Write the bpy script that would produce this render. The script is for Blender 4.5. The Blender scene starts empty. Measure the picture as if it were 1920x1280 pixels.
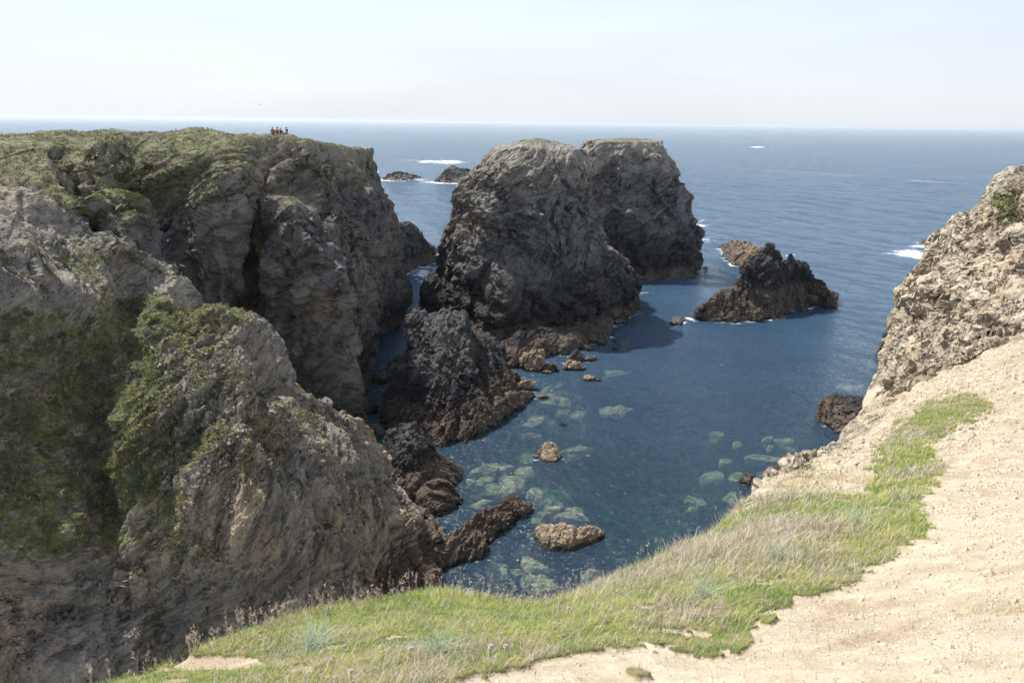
import bpy, bmesh, math, random, time
import numpy as np
T0 = time.time()
FEET = []      # lines where rocks meet the sea
R = math.radians
scene = bpy.context.scene
col = scene.collection

# ---------------------------------------------------------------- camera, sky, sun, exposure
H = 40.0
F = 1387.0
TH = R(16.47)
PH = R(0.78)
c_, s_ = math.cos, math.sin
u0 = np.array([0, s_(TH), c_(TH)]); fw = np.array([0, c_(TH), -s_(TH)]); r0 = np.array([1., 0, 0])
rr = c_(PH) * r0 + s_(PH) * u0
uu = -s_(PH) * r0 + c_(PH) * u0
cam_d = bpy.data.cameras.new("camera")
cam = bpy.data.objects.new("camera", cam_d); col.objects.link(cam)
from mathutils import Matrix, Vector
M = Matrix(((rr[0], uu[0], -fw[0], 0), (rr[1], uu[1], -fw[1], 0), (rr[2], uu[2], -fw[2], H), (0, 0, 0, 1)))
cam.matrix_world = M
cam_d.sensor_width = 36.0
cam_d.lens = 36.0 * F / 1920.0
cam_d.clip_start = 0.1
cam_d.clip_end = 120000.0
cam_d.dof.use_dof = True
cam_d.dof.focus_distance = 110.0
cam_d.dof.aperture_fstop = 5.6
scene.camera = cam

SUN_AZ = R(-50.0)     # measured from +Y towards +X
SUN_EL = R(54.0)
world = bpy.data.worlds.new("World"); scene.world = world; world.use_nodes = True
wn = world.node_tree; wn.nodes.clear()
sky = wn.nodes.new("ShaderNodeTexSky"); sky.sky_type = 'NISHITA'; sky.sun_disc = False
sky.sun_elevation = SUN_EL; sky.sun_rotation = SUN_AZ
sky.air_density = 1.0; sky.dust_density = 0.7; sky.ozone_density = 1.5; sky.altitude = 0
bg = wn.nodes.new("ShaderNodeBackground"); bg.inputs[1].default_value = 0.13
wo = wn.nodes.new("ShaderNodeOutputWorld")
tc = wn.nodes.new("ShaderNodeTexCoord"); sx = wn.nodes.new("ShaderNodeSeparateXYZ"); wn.links.new(tc.outputs['Generated'], sx.inputs[0])
mr = wn.nodes.new("ShaderNodeMapRange"); wn.links.new(sx.outputs[2], mr.inputs[0]); mr.interpolation_type = 'SMOOTHSTEP'
mr.interpolation_type = 'LINEAR'; mr.inputs[1].default_value = 0.0; mr.inputs[2].default_value = 0.5; mr.inputs[3].default_value = 0.94; mr.inputs[4].default_value = 0.5
mx = wn.nodes.new("ShaderNodeMix"); mx.data_type = 'RGBA'; wn.links.new(mr.outputs[0], mx.inputs[0]); wn.links.new(sky.outputs[0], mx.inputs[6])
mx.inputs[7].default_value = (3.18, 3.32, 3.6, 1)     # pale sea haze low in the sky
nz_ = wn.nodes.new("ShaderNodeTexNoise"); mp_ = wn.nodes.new("ShaderNodeMapping"); wn.links.new(tc.outputs['Generated'], mp_.inputs[0]); mp_.inputs['Scale'].default_value = (1.5, 1.5, 9)
wn.links.new(mp_.outputs[0], nz_.inputs['Vector']); nz_.inputs['Scale'].default_value = 1.6; nz_.inputs['Detail'].default_value = 5
vr = wn.nodes.new("ShaderNodeMapRange"); wn.links.new(nz_.outputs[0], vr.inputs[0]); vr.inputs[1].default_value = 0.3; vr.inputs[2].default_value = 0.7; vr.inputs[3].default_value = 0.94; vr.inputs[4].default_value = 1.04
vs = wn.nodes.new("ShaderNodeVectorMath"); vs.operation = 'SCALE'; wn.links.new(mx.outputs[2], vs.inputs[0]); wn.links.new(vr.outputs[0], vs.inputs['Scale'])   # faint uneven veil
wn.links.new(vs.outputs[0], bg.inputs[0]); wn.links.new(bg.outputs[0], wo.inputs[0])
sun_d = bpy.data.lights.new("sun", 'SUN'); sun_d.energy = 3.9; sun_d.angle = R(0.53); sun_d.color = (1.0, 0.95, 0.87)
sun = bpy.data.objects.new("sun", sun_d); col.objects.link(sun)
sd = Vector((math.sin(SUN_AZ) * math.cos(SUN_EL), math.cos(SUN_AZ) * math.cos(SUN_EL), math.sin(SUN_EL)))
sun.rotation_euler = sd.to_track_quat('Z', 'Y').to_euler()
scene.view_settings.view_transform = 'Standard'
scene.view_settings.look = 'None'
scene.view_settings.exposure = 1.0
scene.view_settings.gamma = 1.0
scene.cycles.max_bounces = 6
scene.cycles.diffuse_bounces = 3
scene.cycles.glossy_bounces = 2
scene.cycles.transparent_max_bounces = 8
scene.cycles.use_denoising = True
scene.cycles.volume_bounces = 0

# ---------------------------------------------------------------- image geometry helpers
def ray(px, py):
    return fw + (px - 960.0) / F * rr - (py - 640.0) / F * uu
def W(px, py, y):
    d = ray(px, py); t = y / d[1]
    return np.array([d[0] * t, y, H + d[2] * t])
def G(px, py, z=0.0):
    d = ray(px, py); t = (z - H) / d[2]
    return np.array([d[0] * t, d[1] * t, z])
def X(px, y, z):
    k = (px - 960.0) / F
    a = y * rr[1] + (z - H) * rr[2]; b = y * fw[1] + (z - H) * fw[2]
    return np.array([(k * b - a) / rr[0], y, z])
def project(P):
    Q = P - np.array([0, 0, H])
    d = Q @ fw
    return 960 + F * (Q @ rr) / d, 640 - F * (Q @ uu) / d

# ---------------------------------------------------------------- numpy noise
def _h(ix, iy, iz, s):
    u = np.uint32
    k = u((s * 974634777) & 0xFFFFFFFF)
    h = ix.astype(u) * u(374761393) + iy.astype(u) * u(668265263) + iz.astype(u) * u(2147483647) + k
    h = (h ^ (h >> u(13))) * u(1274126177)
    h = (h ^ (h >> u(15))) * u(2246822519)
    h ^= h >> u(16)
    return (h & u(0xFFFFFF)).astype(np.float32) * np.float32(1 / 16777216.0)
def vnoise(P, s=0):
    Fl = np.floor(P); f = (P - Fl).astype(np.float32); I = Fl.astype(np.int32)
    w = f * f * f * (f * (f * 6 - 15) + 10)
    out = 0
    for a in (0, 1):
        wa = w[:, 0] if a else 1 - w[:, 0]
        for b in (0, 1):
            wb = w[:, 1] if b else 1 - w[:, 1]
            for c in (0, 1):
                wc = w[:, 2] if c else 1 - w[:, 2]
                out = out + wa * wb * wc * _h(I[:, 0] + a, I[:, 1] + b, I[:, 2] + c, s)
    return out * 2 - 1
def fbm(P, oct=4, s=0, gain=0.5, ridged=False):
    o = 0; a = 1.0; t = 0
    P = P.astype(np.float64)
    for i in range(oct):
        n = vnoise(P + 17.3 * i, s + i)
        if ridged: n = 1 - 2 * np.abs(n)
        o = o + a * n; t += a; a *= gain; P = P * 2.03
    return o / t
def facet(P, s=0, jit=0.9, slope=1.0):
    """chiselled blocks: every cell is a tilted plane; returns (height, edge distance)"""
    I = np.floor(P).astype(np.int32); f = (P - I).astype(np.float32)
    n = len(P)
    b1 = np.full(n, 9e9, np.float32); b2 = np.full(n, 9e9, np.float32); hh = np.zeros(n, np.float32)
    for a in (-1, 0, 1):
        for b in (-1, 0, 1):
            for c in (-1, 0, 1):
                x, y, z = I[:, 0] + a, I[:, 1] + b, I[:, 2] + c
                dx = a + 0.5 + jit * (_h(x, y, z, s) - 0.5) - f[:, 0]
                dy = b + 0.5 + jit * (_h(x, y, z, s + 1) - 0.5) - f[:, 1]
                dz = c + 0.5 + jit * (_h(x, y, z, s + 2) - 0.5) - f[:, 2]
                d = dx * dx + dy * dy + dz * dz
                g = _h(x, y, z, s + 3) * 2 - 1
                gx = _h(x, y, z, s + 4) * 2 - 1; gy = _h(x, y, z, s + 5) * 2 - 1; gz = _h(x, y, z, s + 6) * 2 - 1
                val = g * 0.6 + slope * (gx * dx + gy * dy + gz * dz)
                m = d < b1
                b2 = np.where(m, b1, np.minimum(b2, d))
                hh = np.where(m, val, hh); b1 = np.where(m, d, b1)
    return hh, np.sqrt(b2) - np.sqrt(b1)
def tri(P, s=0):
    """continuous flat facets: linear interpolation inside tetrahedra of a random lattice"""
    I = np.floor(P).astype(np.int32); f = (P - I).astype(np.float32); n = len(P); r = np.arange(n)
    o = np.argsort(-f, axis=1); fs = np.take_along_axis(f, o, 1)
    J = I.copy(); out = _h(J[:, 0], J[:, 1], J[:, 2], s) * (1 - fs[:, 0])
    for k in range(3):
        J[r, o[:, k]] += 1
        w = fs[:, k] - (fs[:, k + 1] if k < 2 else 0)
        out = out + _h(J[:, 0], J[:, 1], J[:, 2], s) * w
    return out * 2 - 1
def rotm(ax, ang):
    return np.array(Matrix.Rotation(ang, 3, Vector(ax)))
# strata frame: the schist layers dip; last axis is the layer normal
DIP = rotm((0, 1, 0), R(-38)) @ rotm((0, 0, 1), R(25))
def strata(P, L, thin=0.45, long=1.5):
    Wp = P / 13.0
    q = (P + 4.5 * np.stack([vnoise(Wp, 900), vnoise(Wp, 901), vnoise(Wp, 902)], 1)) @ DIP
    return q / np.array([L * long, L, L * thin])

# ---------------------------------------------------------------- mesh helpers
def set_attr(me, name, v):
    a = me.attributes.new(name, 'FLOAT', 'POINT'); a.data.foreach_set('value', v.astype(np.float32).ravel())
def tag(o, label=None, cat=None, group=None, kind=None):
    if label: o['label'] = label
    if cat: o['category'] = cat
    if group: o['group'] = group
    if kind: o['kind'] = kind
    return o
def raw_mesh(name, V, Fa, mat, origin=None, attrs=None, smooth=True, parent=None):
    if name in ('cliff', 'rock', 'sea_stack', 'boulder'): smooth = False
    """V (n,3), Fa (m,k) k=3 or 4"""
    V = np.asarray(V, np.float32)
    if origin is None: origin = np.zeros(3)
    Vl = V - np.asarray(origin, np.float32)
    me = bpy.data.meshes.new(name)
    k = Fa.shape[1]; m = len(Fa)
    me.vertices.add(len(Vl)); me.vertices.foreach_set('co', Vl.astype(np.float32).ravel())
    me.loops.add(m * k); me.loops.foreach_set('vertex_index', Fa.astype(np.int32).ravel())
    me.polygons.add(m)
    me.polygons.foreach_set('loop_start', np.arange(0, m * k, k, dtype=np.int32))
    me.polygons.foreach_set('loop_total', np.full(m, k, np.int32))
    me.polygons.foreach_set('use_smooth', np.full(m, smooth, bool))
    if attrs:
        for kk, vv in attrs.items():
            if vv.ndim == 2:
                ca = me.color_attributes.new(kk, 'FLOAT_COLOR', 'POINT')
                c4 = np.ones((len(Vl), 4), np.float32); c4[:, :3] = vv
                ca.data.foreach_set('color', c4.ravel())
            else: set_attr(me, kk, vv)
    me.update(calc_edges=True)
    me.materials.append(mat)
    o = bpy.data.objects.new(name, me); o.location = origin; col.objects.link(o)
    if parent: o.parent = parent
    return o
def grid_faces(nv, nu, closed_u=False):
    i = np.arange(nv - 1)[:, None]; ju = nu if closed_u else nu - 1
    j = np.arange(ju)[None, :]
    j2 = (j + 1) % nu
    a = i * nu + j; b = i * nu + j2; c = (i + 1) * nu + j2; d = (i + 1) * nu + j
    return np.stack([a, b, c, d], -1).reshape(-1, 4)
def gnormals(V, closed_u=False):
    if closed_u:
        du = np.roll(V, -1, 1) - np.roll(V, 1, 1)
    else: du = np.gradient(V, axis=1)
    dv = np.gradient(V, axis=0)
    n = np.cross(du, dv)
    return n / np.maximum(np.linalg.norm(n, axis=2, keepdims=True), 1e-9)
def interp1(A, n, axis, closed=False, wts=None, tens=0.8):
    """cardinal-spline resample of control points along axis; wts = relative lengths of segments"""
    A = np.moveaxis(np.asarray(A, float), axis, 0); k = A.shape[0]
    segs = k if closed else k - 1
    if wts is None:
        nx = np.roll(A, -1, 0) if closed else A[1:]
        L = np.linalg.norm((nx if closed else nx) - (A if closed else A[:-1]), axis=-1).reshape(segs, -1)
        wts = L.mean(1) + 0.15 * L.mean()
    cum = np.concatenate([[0], np.cumsum(wts)]); cum = cum / cum[-1]
    t = np.linspace(0, 1, n, endpoint=not closed)
    si = np.clip(np.searchsorted(cum, t, 'right') - 1, 0, segs - 1)
    f = (t - cum[si]) / (cum[si + 1] - cum[si])
    def g(i): return A[i % k] if closed else A[np.clip(i, 0, k - 1)]
    p0, p1, p2, p3 = g(si - 1), g(si), g(si + 1), g(si + 2)
    f = f.reshape((-1,) + (1,) * (A.ndim - 1))
    m1 = (p2 - p0) * 0.5 * tens; m2 = (p3 - p1) * 0.5 * tens
    out = (2 * f ** 3 - 3 * f ** 2 + 1) * p1 + (f ** 3 - 2 * f ** 2 + f) * m1 + (-2 * f ** 3 + 3 * f ** 2) * p2 + (f ** 3 - f ** 2) * m2
    return np.moveaxis(out, 0, axis)
def surface(C, nv, nu, closed_u=False, wv=None, wu=None):
    C = np.asarray(C, float)
    V = interp1(C, nv, 0, False, wv)
    return interp1(V, nu, 1, closed_u, wu)
def displace(V, layers, closed=False, sign=1, mask=None, big=None):
    """layers: list of (kind, size, amp, seed)"""
    for kind, L, amp, s in layers:
        N = gnormals(V, closed) * sign
        P = V.reshape(-1, 3)
        if kind == 'fbm': h = fbm(P / L, 4, s)
        elif kind == 'rid':   # craggy ridges running along the strata, warped
            Q = P + 0.35 * L * np.stack([vnoise(P / L, s + 50), vnoise(P / L, s + 51), vnoise(P / L, s + 52)], 1)
            h = fbm(strata(Q, L, .42, 2.1), 5, s, .52, ridged=True)
        elif kind == 'fac':
            Q = P + 0.25 * L * np.stack([vnoise(P / (L * .8), s + 50), vnoise(P / (L * .8), s + 51), vnoise(P / (L * .8), s + 52)], 1)
            h, e = facet(strata(Q, L, .6, 1.3), s, slope=1.3); h = h - 0.2 * np.exp(-(e / 0.06) ** 2)
        elif kind == 'tri':
            Q = P + 0.3 * L * np.stack([vnoise(P / (L * 1.7), s + 50), vnoise(P / (L * 1.7), s + 51), vnoise(P / (L * 1.7), s + 52)], 1)
            h = tri(strata(Q, L, .6, 1.4) @ rotm((.3, .5, .8), s * 1.3), s)
        elif kind == 'lay':   # stepped ledges along the layers
            q = P @ DIP
            t = q[:, 2] / L + 0.7 * vnoise(q / np.array([L * 7, L * 5, L * 3]), s) + .25 * vnoise(q / np.array([L * 2, L * 1.5, L * 1]), s + 3)
            fr = t - np.floor(t)
            rnd = _h(np.floor(t), np.floor(t) * 0, np.floor(t) * 0, s)
            h = (fr ** 1.6) * (0.5 + rnd) - 0.5
        elif kind == 'ver':   # vertical flutes and gullies
            h = fbm(P / np.array([L, L, L * 4.0]), 3, s, ridged=True)
        h = (h - h.mean()).reshape(V.shape[:2] + (1,)) * amp
        if mask is not None: h = h * mask[..., None]
        if big is not None and L > 2.7: h = h * big[..., None]
        V = V + N * h
    return V

# ---------------------------------------------------------------- node helpers
class NT:
    def __init__(s, name):
        s.m = bpy.data.materials.new(name); s.m.use_nodes = True; s.t = s.m.node_tree; s.t.nodes.clear()
        s.out = s.n('ShaderNodeOutputMaterial')
    def n(s, ty, **kw):
        nd = s.t.nodes.new(ty)
        for k, v in kw.items(): setattr(nd, k, v)
        return nd
    def l(s, a, b): s.t.links.new(a, b)
    def val(s, inp, v):
        if isinstance(v, bpy.types.NodeSocket): s.l(v, inp)
        elif v is not None:
            if isinstance(v, (tuple, list)) and len(v) == 3 and inp.type == 'RGBA': v = tuple(v) + (1,)
            inp.default_value = v
    def math(s, op, a, b=None, c=None, clamp=False):
        nd = s.n('ShaderNodeMath', operation=op, use_clamp=clamp)
        s.val(nd.inputs[0], a)
        if b is not None: s.val(nd.inputs[1], b)
        if c is not None: s.val(nd.inputs[2], c)
        return nd.outputs[0]
    def mix(s, f, a, b, mode='MIX'):
        nd = s.n('ShaderNodeMix', data_type='RGBA', blend_type=mode)
        s.val(nd.inputs[0], f); s.val(nd.inputs[6], a); s.val(nd.inputs[7], b)
        return nd.outputs[2]
    def ramp(s, f, lo, hi, a=0.0, b=1.0):
        nd = s.n('ShaderNodeMapRange'); nd.interpolation_type = 'SMOOTHSTEP'
        s.val(nd.inputs[0], f); s.val(nd.inputs[1], lo); s.val(nd.inputs[2], hi); s.val(nd.inputs[3], a); s.val(nd.inputs[4], b)
        return nd.outputs[0]
    def noise(s, vec, scale, detail=4, rough=0.55, dist=0.0):
        nd = s.n('ShaderNodeTexNoise'); s.l(vec, nd.inputs['Vector'])
        nd.inputs['Scale'].default_value = scale; nd.inputs['Detail'].default_value = detail
        nd.inputs['Roughness'].default_value = rough; nd.inputs['Distortion'].default_value = dist
        return nd.outputs[0]
    def voro(s, vec, scale, feature='F1', out=0):
        nd = s.n('ShaderNodeTexVoronoi', feature=feature); s.l(vec, nd.inputs['Vector']); nd.inputs['Scale'].default_value = scale
        return nd.outputs[out]
    def pos(s): return s.n('ShaderNodeNewGeometry').outputs['Position']
    def attr(s, name): return s.n('ShaderNodeAttribute', attribute_name=name)
    def strat(s, vec, sc=(0.6, 1.0, 2.4)):
        nd = s.n('ShaderNodeMapping', vector_type='POINT'); s.l(vec, nd.inputs[0])
        e = Matrix(DIP.T.tolist()).to_euler()
        nd.inputs['Rotation'].default_value = e
        nd2 = s.n('ShaderNodeVectorMath', operation='MULTIPLY'); s.l(nd.outputs[0], nd2.inputs[0]); nd2.inputs[1].default_value = sc
        return nd2.outputs[0]
    def bump(s, h, strength, dist, normal=None):
        nd = s.n('ShaderNodeBump'); s.val(nd.inputs['Height'], h); nd.inputs['Strength'].default_value = strength
        nd.inputs['Distance'].default_value = dist
        if normal is not None: s.l(normal, nd.inputs['Normal'])
        return nd.outputs[0]
    def princ(s, color, rough=0.9, spec=0.3, normal=None):
        nd = s.n('ShaderNodeBsdfPrincipled'); s.val(nd.inputs['Base Color'], color); s.val(nd.inputs['Roughness'], rough)
        s.val(nd.inputs['Specular IOR Level'], spec)
        if normal is not None: s.l(normal, nd.inputs['Normal'])
        return nd.outputs[0]
    def surf(s, sh): s.l(sh, s.out.inputs[0]); return s.m

def rock_material(name, base, pale, ochre, dark, scale=1.0, tide=True, veg=False, speck=0.35, och_amt=0.5, blackz=9.0, topz=None, brnz=2.4):
    t = NT(name); p = t.pos()
    wnz = t.n('ShaderNodeTexNoise'); t.l(p, wnz.inputs['Vector']); wnz.inputs['Scale'].default_value = 0.09; wnz.inputs['Detail'].default_value = 2
    wv1 = t.n('ShaderNodeVectorMath', operation='SUBTRACT'); t.l(wnz.outputs['Color'], wv1.inputs[0]); wv1.inputs[1].default_value = (.5, .5, .5)
    wv2 = t.n('ShaderNodeVectorMath', operation='SCALE'); t.l(wv1.outputs[0], wv2.inputs[0]); wv2.inputs['Scale'].default_value = 14.0
    wv3 = t.n('ShaderNodeVectorMath', operation='ADD'); t.l(wv2.outputs[0], wv3.inputs[0]); t.l(p, wv3.inputs[1])
    q = t.strat(wv3.outputs[0])
    n_big = t.noise(p, 0.07 * scale, 4, 0.6)
    n_mid = t.noise(q, 0.35 * scale, 8, 0.68, 0.6)
    n_fin = t.noise(q, 2.2 * scale, 8, 0.72, 0.4)
    n_vf = t.noise(q, 9.0 * scale, 4, 0.7)
    c = t.mix(t.ramp(n_mid, 0.36, 0.62), dark, base)
    c = t.mix(t.math('MULTIPLY', t.ramp(n_big, 0.47, 0.62), t.math('MULTIPLY', t.ramp(n_mid, 0.34, 0.58), och_amt)), c, ochre)
    c = t.mix(t.math('MULTIPLY', t.ramp(n_fin, 0.56, 0.70), speck), c, pale)
    c = t.mix(t.ramp(n_vf, 0.35, 0.75, 0.0, 0.55), c, t.mix(0.5, c, pale))
    c = t.mix(t.ramp(n_fin, 0.44, 0.32, 0.0, 0.75), c, dark)
    z = t.n('ShaderNodeSeparateXYZ'); t.l(p, z.inputs[0]); zz = z.outputs[2]
    nz = t.n('ShaderNodeSeparateXYZ'); t.l(t.n('ShaderNodeNewGeometry').outputs['Normal'], nz.inputs[0])
    rough = 0.88
    if topz:   # drier, lichen-grown ochre rock near the brow
        zt = t.math('ADD', zz, t.math('MULTIPLY', t.math('SUBTRACT', n_mid, 0.5), 16.0))
        c = t.mix(t.math('MULTIPLY', t.ramp(zt, topz - 5, topz + 6), t.ramp(n_fin, .38, .6, .25, .85)), c, t.mix(n_vf, ochre, pale))
    if tide:
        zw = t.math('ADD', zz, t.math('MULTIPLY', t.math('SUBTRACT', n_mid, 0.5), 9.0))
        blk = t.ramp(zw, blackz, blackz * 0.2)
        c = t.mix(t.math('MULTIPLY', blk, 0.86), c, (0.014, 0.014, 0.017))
        c = t.mix(t.math('MULTIPLY', blk, t.ramp(n_fin, 0.56, 0.68, 0, 0.5)), c, (0.11, 0.105, 0.11))
        zw2 = t.math('ADD', zz, t.math('MULTIPLY', t.math('SUBTRACT', n_mid, 0.5), 2.5))
        brn = t.ramp(zw2, brnz + 1.4, brnz)
        c = t.mix(t.math('MULTIPLY', brn, 0.85), c, t.mix(t.ramp(n_fin, 0.35, 0.65), (0.05, 0.038, 0.03), (0.17, 0.13, 0.095)))
        c = t.mix(t.ramp(zw2, 0.45, 0.1), c, (0.02, 0.018, 0.012))
        rough = t.ramp(zz, 1.5, 0.2, 0.85, 0.35)
    if veg:
        va = t.attr('veg').outputs['Fac']
        nv_ = t.noise(p, 0.9, 6, 0.65); nv2 = t.noise(p, 6.0, 5, 0.7)
        vm = t.ramp(t.math('ADD', va, t.math('MULTIPLY', t.math('SUBTRACT', nv_, 0.5), 1.1)), 0.42, 0.58)
        g = t.mix(t.ramp(nv_, 0.38, 0.62), (0.07, 0.092, 0.035), (0.21, 0.215, 0.08))
        g = t.mix(t.ramp(t.noise(p, 0.33, 4), 0.5, 0.66), g, (0.115, 0.085, 0.05))
        g = t.mix(t.ramp(nv2, 0.4, 0.6, 0, 0.6), g, (0.03, 0.035, 0.014))
        c = t.mix(t.math('MULTIPLY', vm, t.ramp(t.noise(p, 1.7, 5, .7), .62, .52, .25, .93)), c, g)
    hs = t.math('ADD', t.math('MULTIPLY', n_mid, 0.9), t.math('MULTIPLY', n_fin, 0.32))
    hs = t.math('ADD', hs, t.math('MULTIPLY', n_vf, 0.07))
    b = t.bump(hs, 1.0, 0.55 / scale)
    return t.surf(t.princ(c, rough, 0.25, b))

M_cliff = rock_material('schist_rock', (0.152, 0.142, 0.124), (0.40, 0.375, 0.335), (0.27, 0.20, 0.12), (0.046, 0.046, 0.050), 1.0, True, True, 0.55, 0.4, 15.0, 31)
M_near = rock_material('near_schist', (0.30, 0.262, 0.205), (0.66, 0.61, 0.51), (0.40, 0.295, 0.17), (0.085, 0.080, 0.077), 1.7, True, True, 0.7, 0.6, 5.0)
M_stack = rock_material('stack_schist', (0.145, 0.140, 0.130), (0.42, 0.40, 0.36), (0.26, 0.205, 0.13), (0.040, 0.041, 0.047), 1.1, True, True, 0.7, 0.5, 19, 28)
M_dark = rock_material('dark_and_shaded_schist', (0.055, 0.052, 0.052), (0.36, 0.34, 0.31), (0.15, 0.12, 0.085), (0.012, 0.012, 0.014), 1.7, True, False, 0.75, 0.35, 9.0)  # naturally dark rock; also painted shade for boulders at the stack foot
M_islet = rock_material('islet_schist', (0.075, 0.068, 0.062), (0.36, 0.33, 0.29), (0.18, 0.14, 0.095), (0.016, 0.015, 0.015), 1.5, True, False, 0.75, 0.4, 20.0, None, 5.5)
M_pale = rock_material('pale_schist', (0.46, 0.395, 0.295), (0.68, 0.61, 0.505), (0.40, 0.29, 0.165), (0.17, 0.135, 0.095), 3.0, True, True, 0.6, 0.6, 8.0)
def boulder_mat():
    t = NT('barnacled_rock'); p = t.pos(); q = t.strat(p)
    a = t.noise(q, 1.4, 8, 0.7, 0.5); b = t.noise(q, 5, 6, 0.7)
    z = t.n('ShaderNodeSeparateXYZ'); t.l(p, z.inputs[0]); zz = z.outputs[2]
    c = t.mix(t.ramp(a, 0.38, 0.6), (0.11, 0.085, 0.06), (0.33, 0.255, 0.17))
    c = t.mix(t.ramp(b, 0.42, 0.62, 0, 0.7), c, (0.45, 0.36, 0.26))
    c = t.mix(t.ramp(b, 0.42, 0.34, 0, 0.8), c, (0.07, 0.055, 0.04))
    zb = t.math('ADD', zz, t.math('MULTIPLY', a, 0.5))
    c = t.mix(t.ramp(zb, 0.75, 0.45, 0, 0.9), c, (0.03, 0.027, 0.018))
    return t.surf(t.princ(c, 0.85, 0.3, t.bump(t.math('ADD', a, t.math('MULTIPLY', b, 0.3)), 1.0, 0.4)))
M_boulder = boulder_mat()
M_brown = rock_material('brown_schist', (0.16, 0.125, 0.09), (0.36, 0.29, 0.21), (0.24, 0.17, 0.10), (0.04, 0.034, 0.028), 1.6, True, False, 0.6, 0.6, 1.0)
def sub_mat():
    t = NT('submerged_rock'); p = t.pos(); a = t.noise(p, 0.8, 8, 0.7, .6); b = t.noise(p, 3, 6, .7)
    c = t.mix(t.ramp(a, 0.40, 0.60), (0.26, 0.20, 0.10), (0.64, 0.49, 0.31))
    c = t.mix(t.ramp(b, 0.45, 0.6, 0, 0.5), c, (0.14, 0.17, 0.08))
    return t.surf(t.princ(c, 0.9, 0.1, t.bump(a, 0.8, 0.4)))
M_sub = sub_mat()
print('mats', time.time() - T0)

# ================================================================ SEABED
def seabed():
    x = np.linspace(-45, 75, 480); y = np.linspace(48, 250, 700)
    XX, YY = np.meshgrid(x, y); P = np.stack([XX.ravel(), YY.ravel(), XX.ravel() * 0], 1)
    px, py = project(P)
    def blob(cx, cy, rx, ry): return np.exp(-(((px - cx) / rx) ** 2 + ((py - cy) / ry) ** 2))
    sh = blob(960, 765, 130, 75) + .75 * blob(890, 925, 95, 65) + .45 * blob(880, 1060, 110, 60) + 0.6 * blob(1060, 700, 80, 36) + 0.12 * blob(1400, 900, 120, 50) \
        + 0.18 * blob(1060, 860, 60, 40) + .2 * blob(1060, 1000, 110, 40)
    sh = np.clip(sh, 0, 1.0) * np.clip((px - 780) / 60, 0, 1)
    z = -20 + 18.2 * sh ** .5 + 1.2 * fbm(P / 9, 4, 3) + 1.0 * fbm(P @ rotm((0, 0, 1), R(35)) / np.array([8, 1.4, 1]), 3, 9) + .8 * np.clip(facet(P / 3.2 + .5, 12)[0], -1, 1) * np.clip(sh * 2, 0, 1)
    z = np.minimum(z, -0.55)
    P[:, 2] = z
    t = NT('seabed_rock'); p = t.pos(); a = t.noise(p, 0.35, 6, 0.65, 0.8); b = t.noise(p, 1.8, 5)
    c = t.mix(t.ramp(a, 0.42, 0.6), (0.045, 0.05, 0.022), (0.36, 0.34, 0.17))
    c = t.mix(t.ramp(b, 0.52, 0.66, 0, 0.6), c, (0.60, 0.54, 0.34))
    m = t.surf(t.princ(c, 0.95, 0.05, t.bump(a, 0.6, 0.6)))
    o = raw_mesh('seabed', P, grid_faces(700, 480), m)
    tag(o, kind='structure')
seabed()

# ================================================================ WATER
def foam_ellipses():
    L = []
    def e(px, py, rx, ry, s=1.0, rot=0.0): L.append((px, py, rx, ry, s, rot))
    return L
FOAM = [  # px, py, rx, ry in photo pixels turned into places on the sea; strength, tilt
    (838, 304, 42, 4.5, .85, 0), (800, 303, 22, 3, .9, 0), (770, 301, 30, 2, .5, 0), (735, 338, 40, 3, .9, 0), (700, 337, 20, 3.5, .9, 0), (785, 337, 30, 3, .6, 0),
    (830, 342, 48, 3.5, .95, 0.03), (865, 344, 35, 2.5, .8, 0), (838, 438, 14, 4, .8, -.1), (792, 512, 24, 14, .75, -.4), (800, 500, 22, 7, .6, 0),
    (1312, 423, 26, 5, .85, 0), (1318, 413, 12, 3, .5, 0), (1318, 449, 28, 9, .55, .05), (1312, 436, 14, 2, .6, 0), (1388, 487, 14, 6, .8, .2), (1420, 468, 16, 5, .9, .2), (1448, 474, 26, 5, .8, .2), (1483, 480, 12, 4, .7, 0),
    (1705, 474, 42, 9, 1.05, .02), (1670, 474, 30, 5, .7, 0), (1722, 462, 26, 4, .8, 0), (1735, 456, 20, 3, .7, 0), (1725, 482, 22, 5, .9, 0),
    (1295, 600, 14, 4, .9, .3), (1512, 579, 16, 2.5, .9, 0), (1480, 580, 10, 2, .6, 0), (1560, 560, 8, 6, .4, 0),
    (1310, 655, 60, 3.5, .3, .42), (1345, 680, 45, 4, .3, .45), (1280, 650, 40, 8, .2, .4),
    (1500, 323, 230, 2.2, .42, .065), (1760, 341, 110, 1.8, .45, .055), (1320, 308, 120, 1.5, .25, .05), (1420, 276, 18, 1.4, .9, 0),
    (1215, 548, 26, 2, .5, 0), (1060, 682, 22, 3, .5, .3), (1020, 690, 20, 3, .4, 0), (905, 789, 10, 5, .8, -.3), (720, 700, 12, 25, .35, -.3), (745, 630, 14, 22, .25, -.3),
    (1510, 513, 70, 14, .22, 0), (1440, 700, 90, 14, .12, .2), (1650, 500, 120, 9, .2, 0), (1100, 300, 60, 3, .2, 0),
]
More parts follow.
